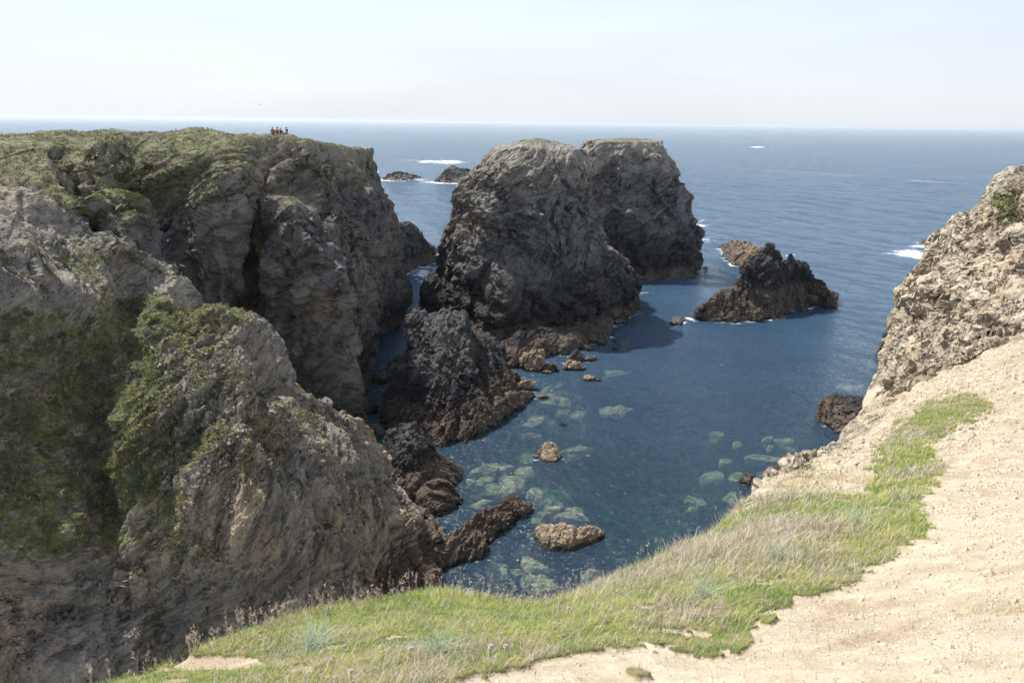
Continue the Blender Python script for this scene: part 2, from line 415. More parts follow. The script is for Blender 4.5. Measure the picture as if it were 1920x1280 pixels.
def water():
    nr, nt = 1500, 1500
    r = np.exp(np.linspace(math.log(14), math.log(46000), nr))
    # keep most rings where the sea lies close enough to show waves
    th = np.linspace(R(-60), R(60), nt)
    RR, TT = np.meshgrid(r, th, indexing='ij')
    P = np.stack([(RR * np.sin(TT)).ravel(), (RR * np.cos(TT)).ravel(), np.zeros(RR.size)], 1)
    px, py = project(P)
    dist = RR.ravel()
    foam = np.zeros(len(P), np.float32)
    for (cx, cy, rx, ry, s, rot) in FOAM:
        dx = px - cx; dy = py - cy
        a = dx * math.cos(rot) + dy * math.sin(rot); b = -dx * math.sin(rot) + dy * math.cos(rot)
        foam = np.maximum(foam, s * np.exp(-((a / rx) ** 2 + (b / ry) ** 2)))
    FG = foam.reshape(nr, nt); XY = P.reshape(nr, nt, 3); l0 = math.log(14); dl = (math.log(46000) - l0) / (nr - 1); dth = R(120) / (nt - 1)
    for A in FEET:      # thin broken wash where rocks meet the sea
        seg = np.linalg.norm(np.diff(A[:, :2], axis=0), axis=1); nn = int(seg.sum() / .7) + 2
        cu = np.concatenate([[0], np.cumsum(seg)]); tt_ = np.linspace(0, cu[-1], nn)
        Q = np.stack([np.interp(tt_, cu, A[:, 0]), np.interp(tt_, cu, A[:, 1])], 1)
        for x, y in Q:
            rq = math.hypot(x, y); wd = 1.3 + rq * .003; st = .6 if rq > 140 else .3
            i0 = int((math.log(max(rq, 15)) - l0) / dl); j0 = int((math.atan2(x, y) + R(60)) / dth)
            di = int(2 * wd / (rq * dl)) + 2; dj = int(2 * wd / (rq * dth)) + 2
            sl = (slice(max(i0 - di, 0), i0 + di), slice(max(j0 - dj, 0), j0 + dj))
            d2 = (XY[sl][..., 0] - x) ** 2 + (XY[sl][..., 1] - y) ** 2
            FG[sl] = np.maximum(FG[sl], st * np.exp(-d2 / wd ** 2))
    foam = FG.ravel()
    # swell and chop, real displacement near, fading where a ring is coarser than a wave
    z = np.zeros(len(P))
    rng = random.Random(5)
    for i in range(26):
        lam = 0.9 * 1.28 ** i if i < 14 else rng.uniform(3, 30)
        ang = rng.gauss(R(205), R(32)); k = 2 * math.pi / lam
        amp = 0.010 * lam ** 0.85
        fade = np.clip(1.3 - dist * 0.0055 * 2.2 / lam, 0, 1)
        calm = np.clip((dist - 60) / 160, 0.35, 1)
        z += amp * calm * fade * np.sin(k * (P[:, 0] * math.cos(ang) + P[:, 1] * math.sin(ang)) + rng.uniform(0, 6.28) + 1.2 * vnoise(P / (lam * 6), i))
    P[:, 2] = z * 0.55
    V = P.reshape(nr, nt, 3)
    Fa = grid_faces(nr, nt)
    # closed body of water: skirt and bottom
    top = V.reshape(-1, 3); n = len(top)
    ring = np.concatenate([np.arange(nt), (np.arange(1, nr) * nt + nt - 1), ((nr - 1) * nt + np.arange(nt - 2, -1, -1)), (np.arange(nr - 2, 0, -1) * nt)])
    bot = top[ring].copy(); bot[:, 2] = -30
    bi = n + np.arange(len(ring)); k = len(ring)
    sk = np.stack([ring, np.roll(ring, -1), np.roll(bi, -1), bi], 1)
    allV = np.concatenate([top, bot]); allF = np.concatenate([Fa, sk])
    # bottom: strip between the two side edges
    L_ = [bi[0]] + list(bi[::-1][:nr - 2]) ; 
    left = [bi[0]] + [bi[k - 1 - j] for j in range(nr - 2)]   # i = 0..nr-2 on the first side
    right = [bi[nt - 1 + j] for j in range(nr - 1)]
    st = np.array([[left[j], right[j], right[j + 1], left[j + 1]] for j in range(nr - 2)])
    allF = np.concatenate([allF, st])
    foam = np.concatenate([foam, np.zeros(k, np.float32)])
    t = NT('sea_water'); p = t.pos(); fo = t.attr('foam').outputs['Fac']
    cd = t.n('ShaderNodeCameraData')
    sep = t.n('ShaderNodeSeparateXYZ'); t.l(p, sep.inputs[0])
    mp = t.n('ShaderNodeMapping'); t.l(p, mp.inputs[0]); mp.inputs['Rotation'].default_value = (0, 0, R(-8)); mp.inputs['Scale'].default_value = (0.55, 1.0, 1.0)
    w = mp.outputs[0]
    n1 = t.noise(w, 2.2, 3, 0.5, 0.6); n2 = t.noise(w, 0.55, 5, 0.6, 0.5); n3 = t.noise(w, 0.07, 6, 0.6)
    n4 = t.noise(w, 0.012, 5, 0.6)
    h = t.math('ADD', t.math('MULTIPLY', n1, 0.38), t.math('MULTIPLY', n2, 0.5))
    h = t.math('ADD', h, t.math('MULTIPLY', n3, 0.6))
    b = t.bump(h, 1.0, 1.0)
    fr = t.n('ShaderNodeFresnel'); fr.inputs[0].default_value = 1.333; t.l(b, fr.inputs['Normal'])
    gl = t.n('ShaderNodeBsdfGlossy'); gl.inputs['Roughness'].default_value = 0.12; t.l(b, gl.inputs['Normal'])
    gl.inputs['Color'].default_value = (0.90, 0.97, 1, 1)
    tr = t.n('ShaderNodeBsdfTransparent'); tr.inputs[0].default_value = (0.93, 0.97, 0.97, 1)
    df = t.n('ShaderNodeBsdfDiffuse')
    patch = t.ramp(n4, 0.35, 0.65)
    t.val(df.inputs[0], t.mix(patch, (0.034, 0.078, 0.142), (0.060, 0.118, 0.190)))
    m1 = t.n('ShaderNodeMixShader'); t.l(t.ramp(sep.outputs[1], 60, 180, 0.24, 0.62), m1.inputs[0]); t.l(tr.outputs[0], m1.inputs[1]); t.l(df.outputs[0], m1.inputs[2])
    m2 = t.n('ShaderNodeMixShader'); t.l(t.math('MULTIPLY', fr.outputs[0], 0.9), m2.inputs[0]); t.l(m1.outputs[0], m2.inputs[1]); t.l(gl.outputs[0], m2.inputs[2])
    fn = t.math('ADD', t.math('MULTIPLY', t.noise(w, 0.9, 8, 0.75, 0.8), 0.6), t.math('MULTIPLY', t.noise(w, 0.17, 6, 0.7, 0.8), 0.4))
    nl = t.ramp(fn, 0.32, 0.68)
    lo = t.math('SUBTRACT', 1.0, t.math('MULTIPLY', fo, 1.04))
    fm = t.ramp(nl, lo, t.math('ADD', lo, 0.4))
    fm = t.math('MULTIPLY', fm, t.ramp(fo, 0.03, 0.3))
    fd = t.n('ShaderNodeBsdfDiffuse'); fd.inputs[0].default_value = (0.66, 0.71, 0.74, 1)
    m3 = t.n('ShaderNodeMixShader'); t.l(fm, m3.inputs[0]); t.l(m2.outputs[0], m3.inputs[1]); t.l(fd.outputs[0], m3.inputs[2])
    va = t.n('ShaderNodeVolumeAbsorption'); va.inputs['Color'].default_value = (0.62, 0.84, 0.74, 1); va.inputs['Density'].default_value = 0.2
    t.l(va.outputs[0], t.out.inputs[1])
    o = raw_mesh('sea', allV, allF, t.surf(m3.outputs[0]), attrs={'foam': foam})
    tag(o, kind='structure')

# ================================================================ CLIFFS
def base_pt(P, z=-4.0, push=0.0):
    Q = np.array(P, float); Q[2] = z; Q[1] -= push; return Q
def veg_mask(V, N, zmin, slope=0.55, s=4, amt=1.0):
    n = fbm(V.reshape(-1, 3) / 4.0, 4, s).reshape(V.shape[:2])
    return amt * np.clip((np.abs(N[..., 2]) - slope) * 2.5 + 0.5 + n * 0.35, 0, 1) * np.clip((V[..., 2] - zmin) / 4.0, 0, 1)

def left_headland():
    # columns from the left out to the seaward end; rows: skyline .. foot, as (px, py, y)
    cols = [
        [(-260, 258, 84), (-250, 300, 76), (-260, 370, 70), (-260, 430, 68), (-260, 500, 66), (-260, 600, 66), (-260, 700, 64)],
        [(0, 252, 94), (0, 285, 84), (0, 340, 78), (0, 400, 75), (0, 470, 74), (0, 560, 74), (0, 700, 72)],
        [(100, 250, 97), (85, 285, 86), (110, 340, 78), (140, 400, 75), (150, 460, 74), (150, 560, 74), (150, 700, 72)],
        [(150, 249, 99), (120, 300, 89), (145, 350, 86), (160, 410, 83), (165, 480, 81), (165, 580, 80), (165, 700, 78)],
        [(200, 243, 100), (150, 310, 85), (190, 370, 79), (222, 420, 75), (240, 480, 73), (250, 580, 72), (250, 700, 71)],
        [(250, 250, 102), (230, 320, 96), (255, 380, 94), (270, 440, 92), (290, 520, 88), (300, 620, 86), (300, 760, 84)],
        [(300, 251, 103), (290, 310, 97), (300, 370, 95.5), (300, 440, 93), (310, 520, 90), (320, 620, 88), (330, 760, 86)],
        [(370, 246, 104), (360, 300, 97), (365, 360, 94), (360, 440, 92), (360, 520, 90), (370, 620, 88), (380, 760, 86)],
        [(425, 254, 105), (440, 290, 97), (448, 350, 93), (445, 430, 90), (435, 510, 89), (430, 620, 88), (440, 760, 86)],
        [(465, 256, 107), (485, 300, 104), (480, 350, 101.5), (470, 420, 102), (450, 510, 101), (440, 640, 99), (480, 780, 92)],
        [(510, 255, 109), (520, 300, 106), (510, 366, 103), (510, 374, 95), (520, 460, 92), (540, 620, 90), (600, 790, 87)],
        [(545, 255, 110), (560, 300, 107), (556, 372, 104), (562, 385, 95.5), (600, 480, 91), (632, 640, 89), (672, 790, 88)],
        [(568, 264, 111), (600, 320, 108), (608, 390, 105), (622, 440, 101), (642, 520, 96), (660, 650, 93), (676, 790, 92)],
        [(602, 270, 123), (622, 330, 121), (640, 400, 119), (655, 460, 117), (668, 540, 115), (688, 620, 112), (684, 745, 105)],
        [(650, 275, 134), (660, 330, 130), (685, 400, 127), (702, 460, 127), (722, 520, 128), (733, 570, 132), (709, 640, 134)],
        [(688, 281, 142), (690, 330, 139), (712, 400, 137), (728, 460, 139), (745, 520, 144), (758, 565, 150), (762, 592, 154)],
        [(695, 290, 152), (699, 330, 151), (726, 385, 154), (738, 440, 158), (748, 490, 164), (752, 520, 170), (752, 548, 176)],
    ]
    C = []
    for r_ in range(7): C.append([W(*c[r_]) for c in cols])
    C = np.array(C)
    back1 = C[0] + np.array([-4, 9, 0.0]); back1[:, 2] -= 0.9
    back2 = C[0] + np.array([-10, 45, 0.0]); back2[:, 2] -= 4.0
    foot = C[6].copy(); foot[:, 2] = -5; foot[:, 1] -= 1.0
    C = np.concatenate([back2[None], back1[None], C, foot[None]])
    # wrap the seaward end round to its back
    e1 = C[:, -1] + np.array([-6, 12, 0.0]); e2 = C[:, -1] + np.array([-26, 26, 0.0]); e3 = C[:, -1] + np.array([-70, 40, 0.0])
    for e, dz in ((e1, .5), (e2, 1.0), (e3, 1.5)): e[:3, 2] -= dz
    C = np.concatenate([C, e1[:, None], e2[:, None], e3[:, None]], 1)
    V = surface(C, 620, 1050, wv=[2, 1.2, 2.2, 2.4, 2.4, 2.4, 2.6, 2.2, .8])
    N0 = gnormals(V)
    top = np.clip((np.abs(N0[..., 2]) - 0.5) * 3, 0, 1)
    mask = 1 - 0.75 * top
    vv = np.linspace(0, 1, V.shape[0])[:, None]; uu_ = np.linspace(0, 1, V.shape[1])[None]
    big = 1 - .65 * np.exp(-((vv - .21) / .05) ** 2) - .5 * np.clip((vv - .8) / .15, 0, 1) + 0 * uu_
    sg = 1 if (N0[300, 200] @ (np.array([0, 0, H]) - V[300, 200])) > 0 else -1
    V = displace(V, [('fbm', 14, 1.0, 1), ('ver', 8, 1.6, 15), ('fac', 9, .8, 2), ('tri', 8, 1.4, 9), ('rid', 5, .5, 3), ('tri', 3.2, .9, 8), ('fac', 2.4, .2, 5), ('tri', 1.3, .3, 4), ('rid', 1.4, .16, 7), ('fac', .8, .06, 6)], sign=sg, mask=mask, big=big)
    V = V + N0 * sg * (top * 0.35 * fbm(V.reshape(-1, 3) / 2.5, 4, 31).reshape(V.shape[:2]))[..., None]
    N = gnormals(V); vm = veg_mask(V, gnormals(V), 27, 0.62, 4)
    px, py = project(V.reshape(-1, 3)); px = px.reshape(vm.shape); py = py.reshape(vm.shape)
    def bl(cx, cy, rx, ry): return np.exp(-(((px - cx) / rx) ** 2 + ((py - cy) / ry) ** 2))
    extra = .7 * bl(290, 340, 120, 60) + .62 * bl(490, 480, 35, 90) + .5 * bl(440, 580, 60, 60) + .35 * bl(660, 380, 30, 50) + .6 * bl(60, 265, 200, 22) + .7 * bl(370, 280, 100, 26)
    vm = np.clip(vm + extra * 0.8, 0, 1) * np.clip(1.3 - 1.3 * bl(520, 330, 70, 50), 0, 1)
    o = raw_mesh('cliff', V.reshape(-1, 3), grid_faces(*V.shape[:2]), M_cliff, origin=(-40, 100, 0), attrs={'veg': vm.ravel()})
    tag(o, kind='structure')
    return V, N * sg, vm
HL = left_headland()
print('headland', time.time() - T0)

def near_ridge():
    cols = [
        [(-300, 300, 46), (-280, 420, 40), (-280, 600, 36), (-280, 800, 32), (-280, 950, 30), (-280, 1080, 29), (-280, 1280, 26)],
        [(-100, 345, 46), (-100, 440, 41), (-100, 600, 37), (-100, 800, 33), (-100, 960, 30.5), (-100, 1090, 29.5), (-100, 1280, 27)],
        [(0, 372, 47), (0, 470, 42), (0, 620, 38), (0, 800, 34), (0, 970, 31), (0, 1110, 30), (0, 1280, 28.5)],
        [(60, 400, 48), (55, 500, 43), (50, 640, 38.5), (50, 820, 34.5), (60, 990, 31.6), (70, 1120, 31), (80, 1290, 29.5)],
        [(125, 435, 49), (120, 530, 44), (115, 660, 40), (120, 840, 36), (140, 1000, 32.6), (150, 1120, 32), (170, 1290, 30.5)],
        [(190, 458, 50), (190, 545, 45.5), (190, 680, 42), (200, 850, 38), (215, 1000, 34.5), (230, 1110, 33.4), (240, 1290, 31)],
        [(245, 483, 51.5), (240, 570, 47.5), (240, 700, 43.8), (240, 860, 39.6), (250, 1000, 36), (260, 1110, 34), (280, 1300, 31.5)],
        [(295, 522, 53), (285, 600, 49), (280, 710, 45.6), (280, 870, 41.6), (290, 1010, 38), (310, 1130, 35.4), (340, 1300, 33)],
        [(350, 585, 56), (345, 645, 52), (335, 740, 48.5), (345, 880, 44), (360, 1010, 40.5), (385, 1130, 37.6), (420, 1300, 35)],
        [(415, 582, 58), (418, 650, 55), (410, 745, 50.8), (425, 880, 46.5), (440, 1010, 43), (465, 1130, 40), (500, 1300, 37)],
        [(448, 620, 59), (450, 690, 56.6), (455, 780, 52.5), (475, 890, 48.8), (490, 1010, 45.2), (515, 1120, 42), (550, 1290, 39)],
        [(482, 752, 59), (484, 775, 57.6), (490, 825, 54), (505, 910, 51), (530, 1010, 47.8), (555, 1110, 45), (590, 1280, 41)],
        [(545, 738, 60.5), (552, 775, 58.5), (560, 840, 55.5), (575, 920, 53), (595, 1010, 50.2), (620, 1100, 47.4), (650, 1260, 43)],
        [(598, 790, 61), (604, 820, 59.6), (615, 870, 57.5), (630, 940, 55.4), (650, 1020, 52.8), (670, 1100, 50), (700, 1240, 45)],
        [(645, 786, 62.5), (658, 830, 60.8), (672, 880, 59.4), (688, 940, 57.8), (705, 1015, 55.6), (722, 1090, 53), (745, 1220, 48)],
        [(735, 898, 64.5), (738, 920, 63.6), (742, 945, 62.8), (750, 975, 61.6), (760, 1020, 60), (772, 1070, 57.6), (785, 1160, 53)],
        [(785, 962, 63.8), (790, 980, 63), (794, 1000, 62.2), (797, 1025, 61.2), (800, 1050, 60), (800, 1080, 58.2), (802, 1110, 56.5)],
        [(812, 1003, 63), (818, 1020, 62.3), (821, 1033, 61.7), (822, 1046, 61), (820, 1060, 60.2), (814, 1078, 58.6), (808, 1095, 57.2)],
    ]
    # a broad shelf: along it the depth depends on height in the slope only, so it tilts to the sky and not to the right
    fp = [480, 560, 600, 650, 700, 750, 800, 850, 900, 1000, 1130, 1300]; fy = [55, 51.0, 48.2, 45.4, 43.0, 41.0, 39.2, 37.6, 36.4, 34.6, 33.0, 31.6]
    wc = np.interp([c[0][0] for c in cols], [190, 245, 300, 440, 482, 545, 600, 645], [0, .9, 1, 1, .85, .6, .3, 0])
    wr = [.55, 1, 1, 1, .9, .55, .2]
    lf = np.interp([c[0][0] for c in cols], [-100, 0, 190, 245], [0, 1, 1, 0]); lr = [0, .5, 1.6, 1.9, 1.2, .4, 0]
    def dep(c, k, r_):
        w_ = wc[k] * wr[r_]
        return c[r_][2] * (1 - w_) + w_ * np.interp(c[r_][1], fp, fy) + lf[k] * lr[r_]
    C = np.array([[W(c[r_][0], c[r_][1], dep(c, k, r_)) for k, c in enumerate(cols)] for r_ in range(7)])
    b1 = C[0] + np.array([1.5, 5.0, 0.0]); b1[:, 2] -= 3.5
    b2 = C[0] + np.array([3.0, 11.0, 0.0]); b2[:, 2] = np.minimum(b2[:, 2] - 14, 6); 
    b3 = C[0] + np.array([3.5, 14.0, 0.0]); b3[:, 2] = -4
    b1[-3:, 0] -= 3; b2[-3:, 0] -= 6; b3[-3:, 0] -= 8; b2[-3:, 1] -= 3; b3[-3:, 1] -= 4
    foot = C[6].copy(); foot[:, 2] = np.minimum(foot[:, 2] - 6, -4); foot[:, 1] -= 2.0
    C = np.concatenate([b3[None], b2[None], b1[None], C, foot[None]])
    e1 = C[:, -1] + np.array([-1.0, 4.0, 0]); e2 = C[:, -1] + np.array([-7.0, 9.0, 0])
    C = np.concatenate([C, e1[:, None], e2[:, None]], 1)
    V = surface(C, 900, 1050, wv=[.6, .8, .8, 1.6, 2.4, 2.6, 2.4, 2.4, 2.4, .7])
    N0 = gnormals(V)
    sg = 1 if (N0[500, 400] @ (np.array([0, 0, H]) - V[500, 400])) > 0 else -1
    px, py = project(V.reshape(-1, 3)); px = px.reshape(V.shape[:2]); py = py.reshape(V.shape[:2])
    grassy = np.clip(1.25 - np.maximum(0, (px - 60) / 260 + 0) ** 2, 0, 1) * np.clip((1090 - py) / 60, 0, 1) * np.clip((py - 540) / 60, 0, 1)
    mask = 1 - 0.6 * grassy
    vv = np.linspace(0, 1, V.shape[0])[:, None] + 0 * px
    big = 1 - .7 * np.exp(-((vv - .155) / .07) ** 2)
    V = displace(V, [('fbm', 9, .8, 11), ('ver', 6, .5, 25), ('tri', 5, 1.5, 12), ('rid', 3, .35, 13), ('tri', 1.9, .55, 18), ('fac', 1.6, .12, 19), ('tri', .8, .2, 14), ('rid', .8, .10, 17), ('fac', .42, .04, 16)], sign=sg, mask=mask, big=big)
    shelf = np.exp(-(((px - 400) / 170) ** 2 + ((py - 760) / 170) ** 2))
    V = displace(V, [('lay', 1.3, .45, 45), ('lay', .5, .2, 46)], sign=sg, mask=shelf)
    V = V + N0 * sg * (grassy * (0.45 * fbm(V.reshape(-1, 3) / 1.6, 5, 41) + .5 * np.maximum(0, fbm(V.reshape(-1, 3) / .7, 3, 47))).reshape(V.shape[:2]))[..., None]
    N = gnormals(V) * sg
    def bl(cx, cy, rx, ry): return np.exp(-(((px - cx) / rx) ** 2 + ((py - cy) / ry) ** 2))
    n = fbm(V.reshape(-1, 3) / 2.2, 4, 44).reshape(V.shape[:2])
    vm = 0.85 * grassy + .55 * bl(280, 800, 110, 130) + .7 * bl(380, 600, 70, 28) + .6 * bl(280, 590, 90, 34) + .4 * bl(360, 700, 120, 90) + .5 * bl(430, 860, 120, 60) + .7 * bl(210, 480, 45, 20) + .6 * bl(260, 900, 50, 40) + .4 * bl(370, 1010, 90, 70) + .5 * bl(530, 790, 60, 25)
    vm = np.clip(vm + 0.55 * n + (N[..., 2] - 0.45) * 0.7, 0, 1) * np.clip(1.15 - 1.0 * bl(700, 960, 150, 160), 0, 1)
    vm *= np.clip((1130 - py) / 40, 0, 1)
    o = raw_mesh('cliff', V.reshape(-1, 3), grid_faces(*V.shape[:2]), M_near, origin=(-25, 50, 0), attrs={'veg': vm.ravel()})
    tag(o, kind='structure')
    return V, N, vm, px, py
NR = near_ridge()
print('ridge', time.time() - T0)

def right_cliff():
    rows = [
        [(1960, 322, 74), (1985, 318, 72), (2050, 312, 70), (2200, 306, 68), (2600, 296, 66)],
        [(1890, 350, 66), (1906, 347, 64), (1950, 340, 62), (2060, 326, 60), (2500, 316, 60)],
        [(1845, 384, 64), (1868, 384, 61), (1905, 388, 58), (2000, 385, 53), (2500, 380, 48)],
        [(1800, 418, 62.5), (1835, 420, 58.5), (1880, 424, 54.5), (1970, 425, 49), (2500, 420, 42)],
        [(1757, 450, 61), (1795, 455, 56), (1850, 460, 51), (1950, 460, 45), (2500, 460, 38)],
        [(1733, 495, 60), (1770, 500, 54.5), (1825, 500, 48.5), (1930, 500, 41), (2500, 500, 34)],
        [(1693, 545, 58.5), (1740, 550, 52), (1800, 550, 46), (1915, 545, 37.5), (2500, 540, 30)],
        [(1690, 590, 57), (1730, 600, 49), (1790, 600, 42), (1900, 580, 34), (2500, 580, 26)],
        [(1668, 635, 55), (1715, 645, 44), (1775, 645, 37.5), (1880, 625, 30.5), (2500, 620, 22)],
        [(1664, 690, 49), (1705, 690, 39.5), (1765, 690, 32.5), (1860, 665, 27), (2500, 660, 18)],
        [(1650, 730, 42), (1690, 735, 33), (1745, 728, 27.5), (1840, 700, 23.5), (2500, 700, 14)],
        [(1608, 785, 34), (1660, 780, 26.5), (1720, 765, 22), (1800, 735, 20), (2400, 740, 11)],
        [(1580, 828, 24), (1625, 818, 20), (1680, 800, 17.5), (1760, 770, 17), (2300, 790, 9.5)],
        [(1543, 850, 15), (1580, 848, 13.5), (1640, 835, 12.2), (1730, 815, 11.8), (2200, 850, 8.5)],
        [(1500, 862, 10.8), (1545, 868, 10.3), (1600, 875, 9.6), (1700, 880, 8.8), (2100, 900, 7)],
        [(1458, 898, 9.0), (1500, 910, 8.7), (1560, 930, 8.0), (1700, 960, 6.6), (2100, 980, 6)],
        [(1400, 950, 7.4), (1440, 970, 7.0), (1500, 1000, 6.3), (1640, 1040, 5.4), (2100, 1060, 5)],
        [(1345, 998, 6.3), (1390, 1020, 6.0), (1440, 1060, 5.4), (1560, 1110, 4.6), (2000, 1150, 4)],
    ]
    rows = [r_[:4] + [(2090, r_[3][1] + (r_[4][1] - r_[3][1]) * .25, r_[3][2] + (r_[4][2] - r_[3][2]) * .35 if r_[3][0] < 2060 else r_[3][2] * .98)] for r_ in rows]
    C = np.array([[W(*p) for p in r_] for r_ in rows])
    C[13:, 1:, 2] -= 0.45
    C[10:13, 3:, 2] -= 0.6
    C[13:, 3:, 2] -= 0.5
    E = C[:, 0]
    # outer face plunges to the sea behind the edge
    d1 = E + np.array([0.2, 0.7, -1.8]); d2 = E + np.array([0.8, 1.8, 0]); d2[:, 2] = E[:, 2] * 0.5
    d3 = E + np.array([1.2, 4.0, 0]); d3[:, 2] = -4
    C = np.concatenate([d3[:, None], d2[:, None], d1[:, None], C], 1)
    V = surface(C, 1150, 700, wv=None, wu=[.6, .6, .5, 2.4, 2.8, 3.0, 2.2])
    N0 = gnormals(V)
    sg = 1 if (N0[500, 300] @ (np.array([0, 0, H]) - V[500, 300])) > 0 else -1
    dist = np.clip(V[..., 1] / 45.0, 0.14, 1.0)
    px, py = project(V.reshape(-1, 3)); px = px.reshape(dist.shape); py = py.reshape(dist.shape)
    lower = np.clip((px - 1600) / 120, 0.5, 1) * np.clip((2080 - px) / 120, .25, 1)
    big = np.clip(1.2 - (py - 600) / 250, .25, 1)
    V = displace(V, [('fbm', 7, .9, 21), ('fac', 6, .7, 22), ('tri', 5, 1.2, 19), ('rid', 3, .6, 23), ('tri', 2.2, .8, 24), ('fac', 1.5, .18, 25), ('tri', .9, .3, 29), ('rid', .9, .16, 27), ('fac', .42, .06, 26), ('tri', .4, .1, 28)], sign=sg, mask=dist * lower, big=big)
    near = np.clip(1.2 - (V[..., 1] - 6) / 22, 0.15, 1) * np.clip((V[..., 1] - 6.5) / 3, 0, 1)
    V = V - np.array([0, 0, 1.0]) * np.clip((9 - V[..., 1]) / 3, 0, 1)[..., None] * .35
    V = displace(V, [('fac', .55, .10, 231), ('rid', .35, .075, 232), ('fac', .16, .03, 233), ('rid', .12, .02, 234)], sign=sg, mask=near)
    N = gnormals(V) * sg
    def bl(cx, cy, rx, ry): return np.exp(-(((px - cx) / rx) ** 2 + ((py - cy) / ry) ** 2))
    n = fbm(V.reshape(-1, 3) / 2.0, 4, 61).reshape(V.shape[:2])
    vm = .75 * bl(1900, 385, 40, 30) + .45 * bl(1890, 430, 30, 40) + .35 * bl(1830, 590, 60, 60) + .3 * bl(1700, 820, 80, 60) + .5 * bl(1920, 325, 60, 12)
    vm = np.clip(vm + .35 * n, 0, 1)
    o = raw_mesh('cliff', V.reshape(-1, 3), grid_faces(*V.shape[:2]), M_pale, origin=(20, 40, 0), attrs={'veg': vm.ravel()})
    tag(o, kind='structure')
    return V, N, vm
RC = right_cliff()
print('right', time.time() - T0)

# ================================================================ STACKS AND ROCKS
def loft(name, levels, mat, nv, nu, layers, label, cat, dome=1.0, vegz=None, group=None, big_top=True):
    C = np.array([[X(px, y, z) for (px, y) in pts] for z, pts in levels])
    top = C[-1]; cen = top.mean(0)
    caps = []
    for f_, dz in ((0.75, .45), (0.4, .8), (0.02, 1.0)):
        q = cen + (top - cen) * f_; q[:, 2] = top[:, 2] + dome * dz; caps.append(q)
    C = np.concatenate([C, np.array(caps)])
    V = surface(C, nv, nu, closed_u=True)
    N = gnormals(V, True); cc = V.reshape(-1, 3).mean(0)
    sg = 1 if np.mean(np.sum(N[:nv // 2] * (V[:nv // 2] - cc), -1)) > 0 else -1
    N0 = N * sg
    tp = np.clip((N0[..., 2] - 0.6) * 3, 0, 1)
    bg_ = (1 - .75 * np.clip((V[..., 2] - 31) / 4, 0, 1)) if big_top else None
    V = displace(V, layers, True, sg, 1 - 0.6 * tp, bg_)
    N = gnormals(V, True) * sg
    vm = veg_mask(V, np.maximum(N, 0), vegz, 0.72, 9) if vegz else np.zeros(V.shape[:2])
    FEET.append(np.concatenate([C[1], C[1][:1]]))
    org = np.array([cen[0], cen[1], 0])
    Fa = grid_faces(nv, nu, True)
    o = raw_mesh(name, V.reshape(-1, 3), Fa, mat, origin=org, attrs={'veg': vm.ravel()})
    tag(o, label, cat, group)
    return o

lv1 = [(-4, [(785, 152), (850, 137), (930, 130), (1010, 132), (1085, 137), (1150, 147), (1196, 160), (1150, 178), (1000, 182), (850, 173)]),
       (0, [(800, 152), (852, 138), (930, 131.5), (1010, 133), (1085, 138), (1150, 148), (1193, 160), (1150, 176), (1000, 180), (850, 172)]),
       (4, [(808, 153), (860, 140), (935, 134), (1015, 136), (1088, 141), (1150, 150), (1188, 160), (1148, 174), (1000, 179), (856, 171)]),
       (9, [(824, 153), (870, 142), (940, 136.5), (1010, 138), (1070, 143), (1136, 150), (1172, 159), (1140, 172), (1000, 177), (870, 170)]),
       (16, [(842, 152), (880, 144), (945, 140), (1010, 141), (1060, 143.5), (1098, 150), (1122, 158), (1100, 170), (1000, 175), (885, 168)]),
       (22, [(853, 152), (888, 145), (945, 141), (1000, 142), (1050, 144), (1088, 150), (1108, 158), (1092, 168), (1000, 173), (892, 166)]),
       (27, [(870, 152), (898, 146), (950, 142.5), (1000, 143), (1048, 145), (1084, 151), (1102, 157), (1088, 167), (1000, 171), (902, 165)]),
       (31.5, [(893, 153), (914, 147.5), (955, 144.5), (1000, 145.5), (1045, 147), (1076, 152), (1098, 157), (1084, 165), (1000, 168), (914, 162)]),
       (34.6, [(916, 154), (936, 150.5), (965, 148), (1000, 148.5), (1038, 149.5), (1066, 153), (1088, 157), (1076, 162), (1000, 165), (930, 160)])]
loft('sea_stack', lv1, M_stack, 560, 900,
     [('fbm', 13, 1.0, 71), ('ver', 7, 1.5, 72), ('fac', 9, 1.0, 73), ('tri', 7, 1.1, 79), ('rid', 4.5, .6, 74), ('tri', 3, .9, 75), ('fac', 2.2, .2, 70), ('tri', 1.3, .3, 78), ('rid', 1.7, .2, 77), ('fac', .8, .08, 76)],
     'huge front grey sea stack with flat top, right of the narrow channel', 'sea stack', 2.3, 34)
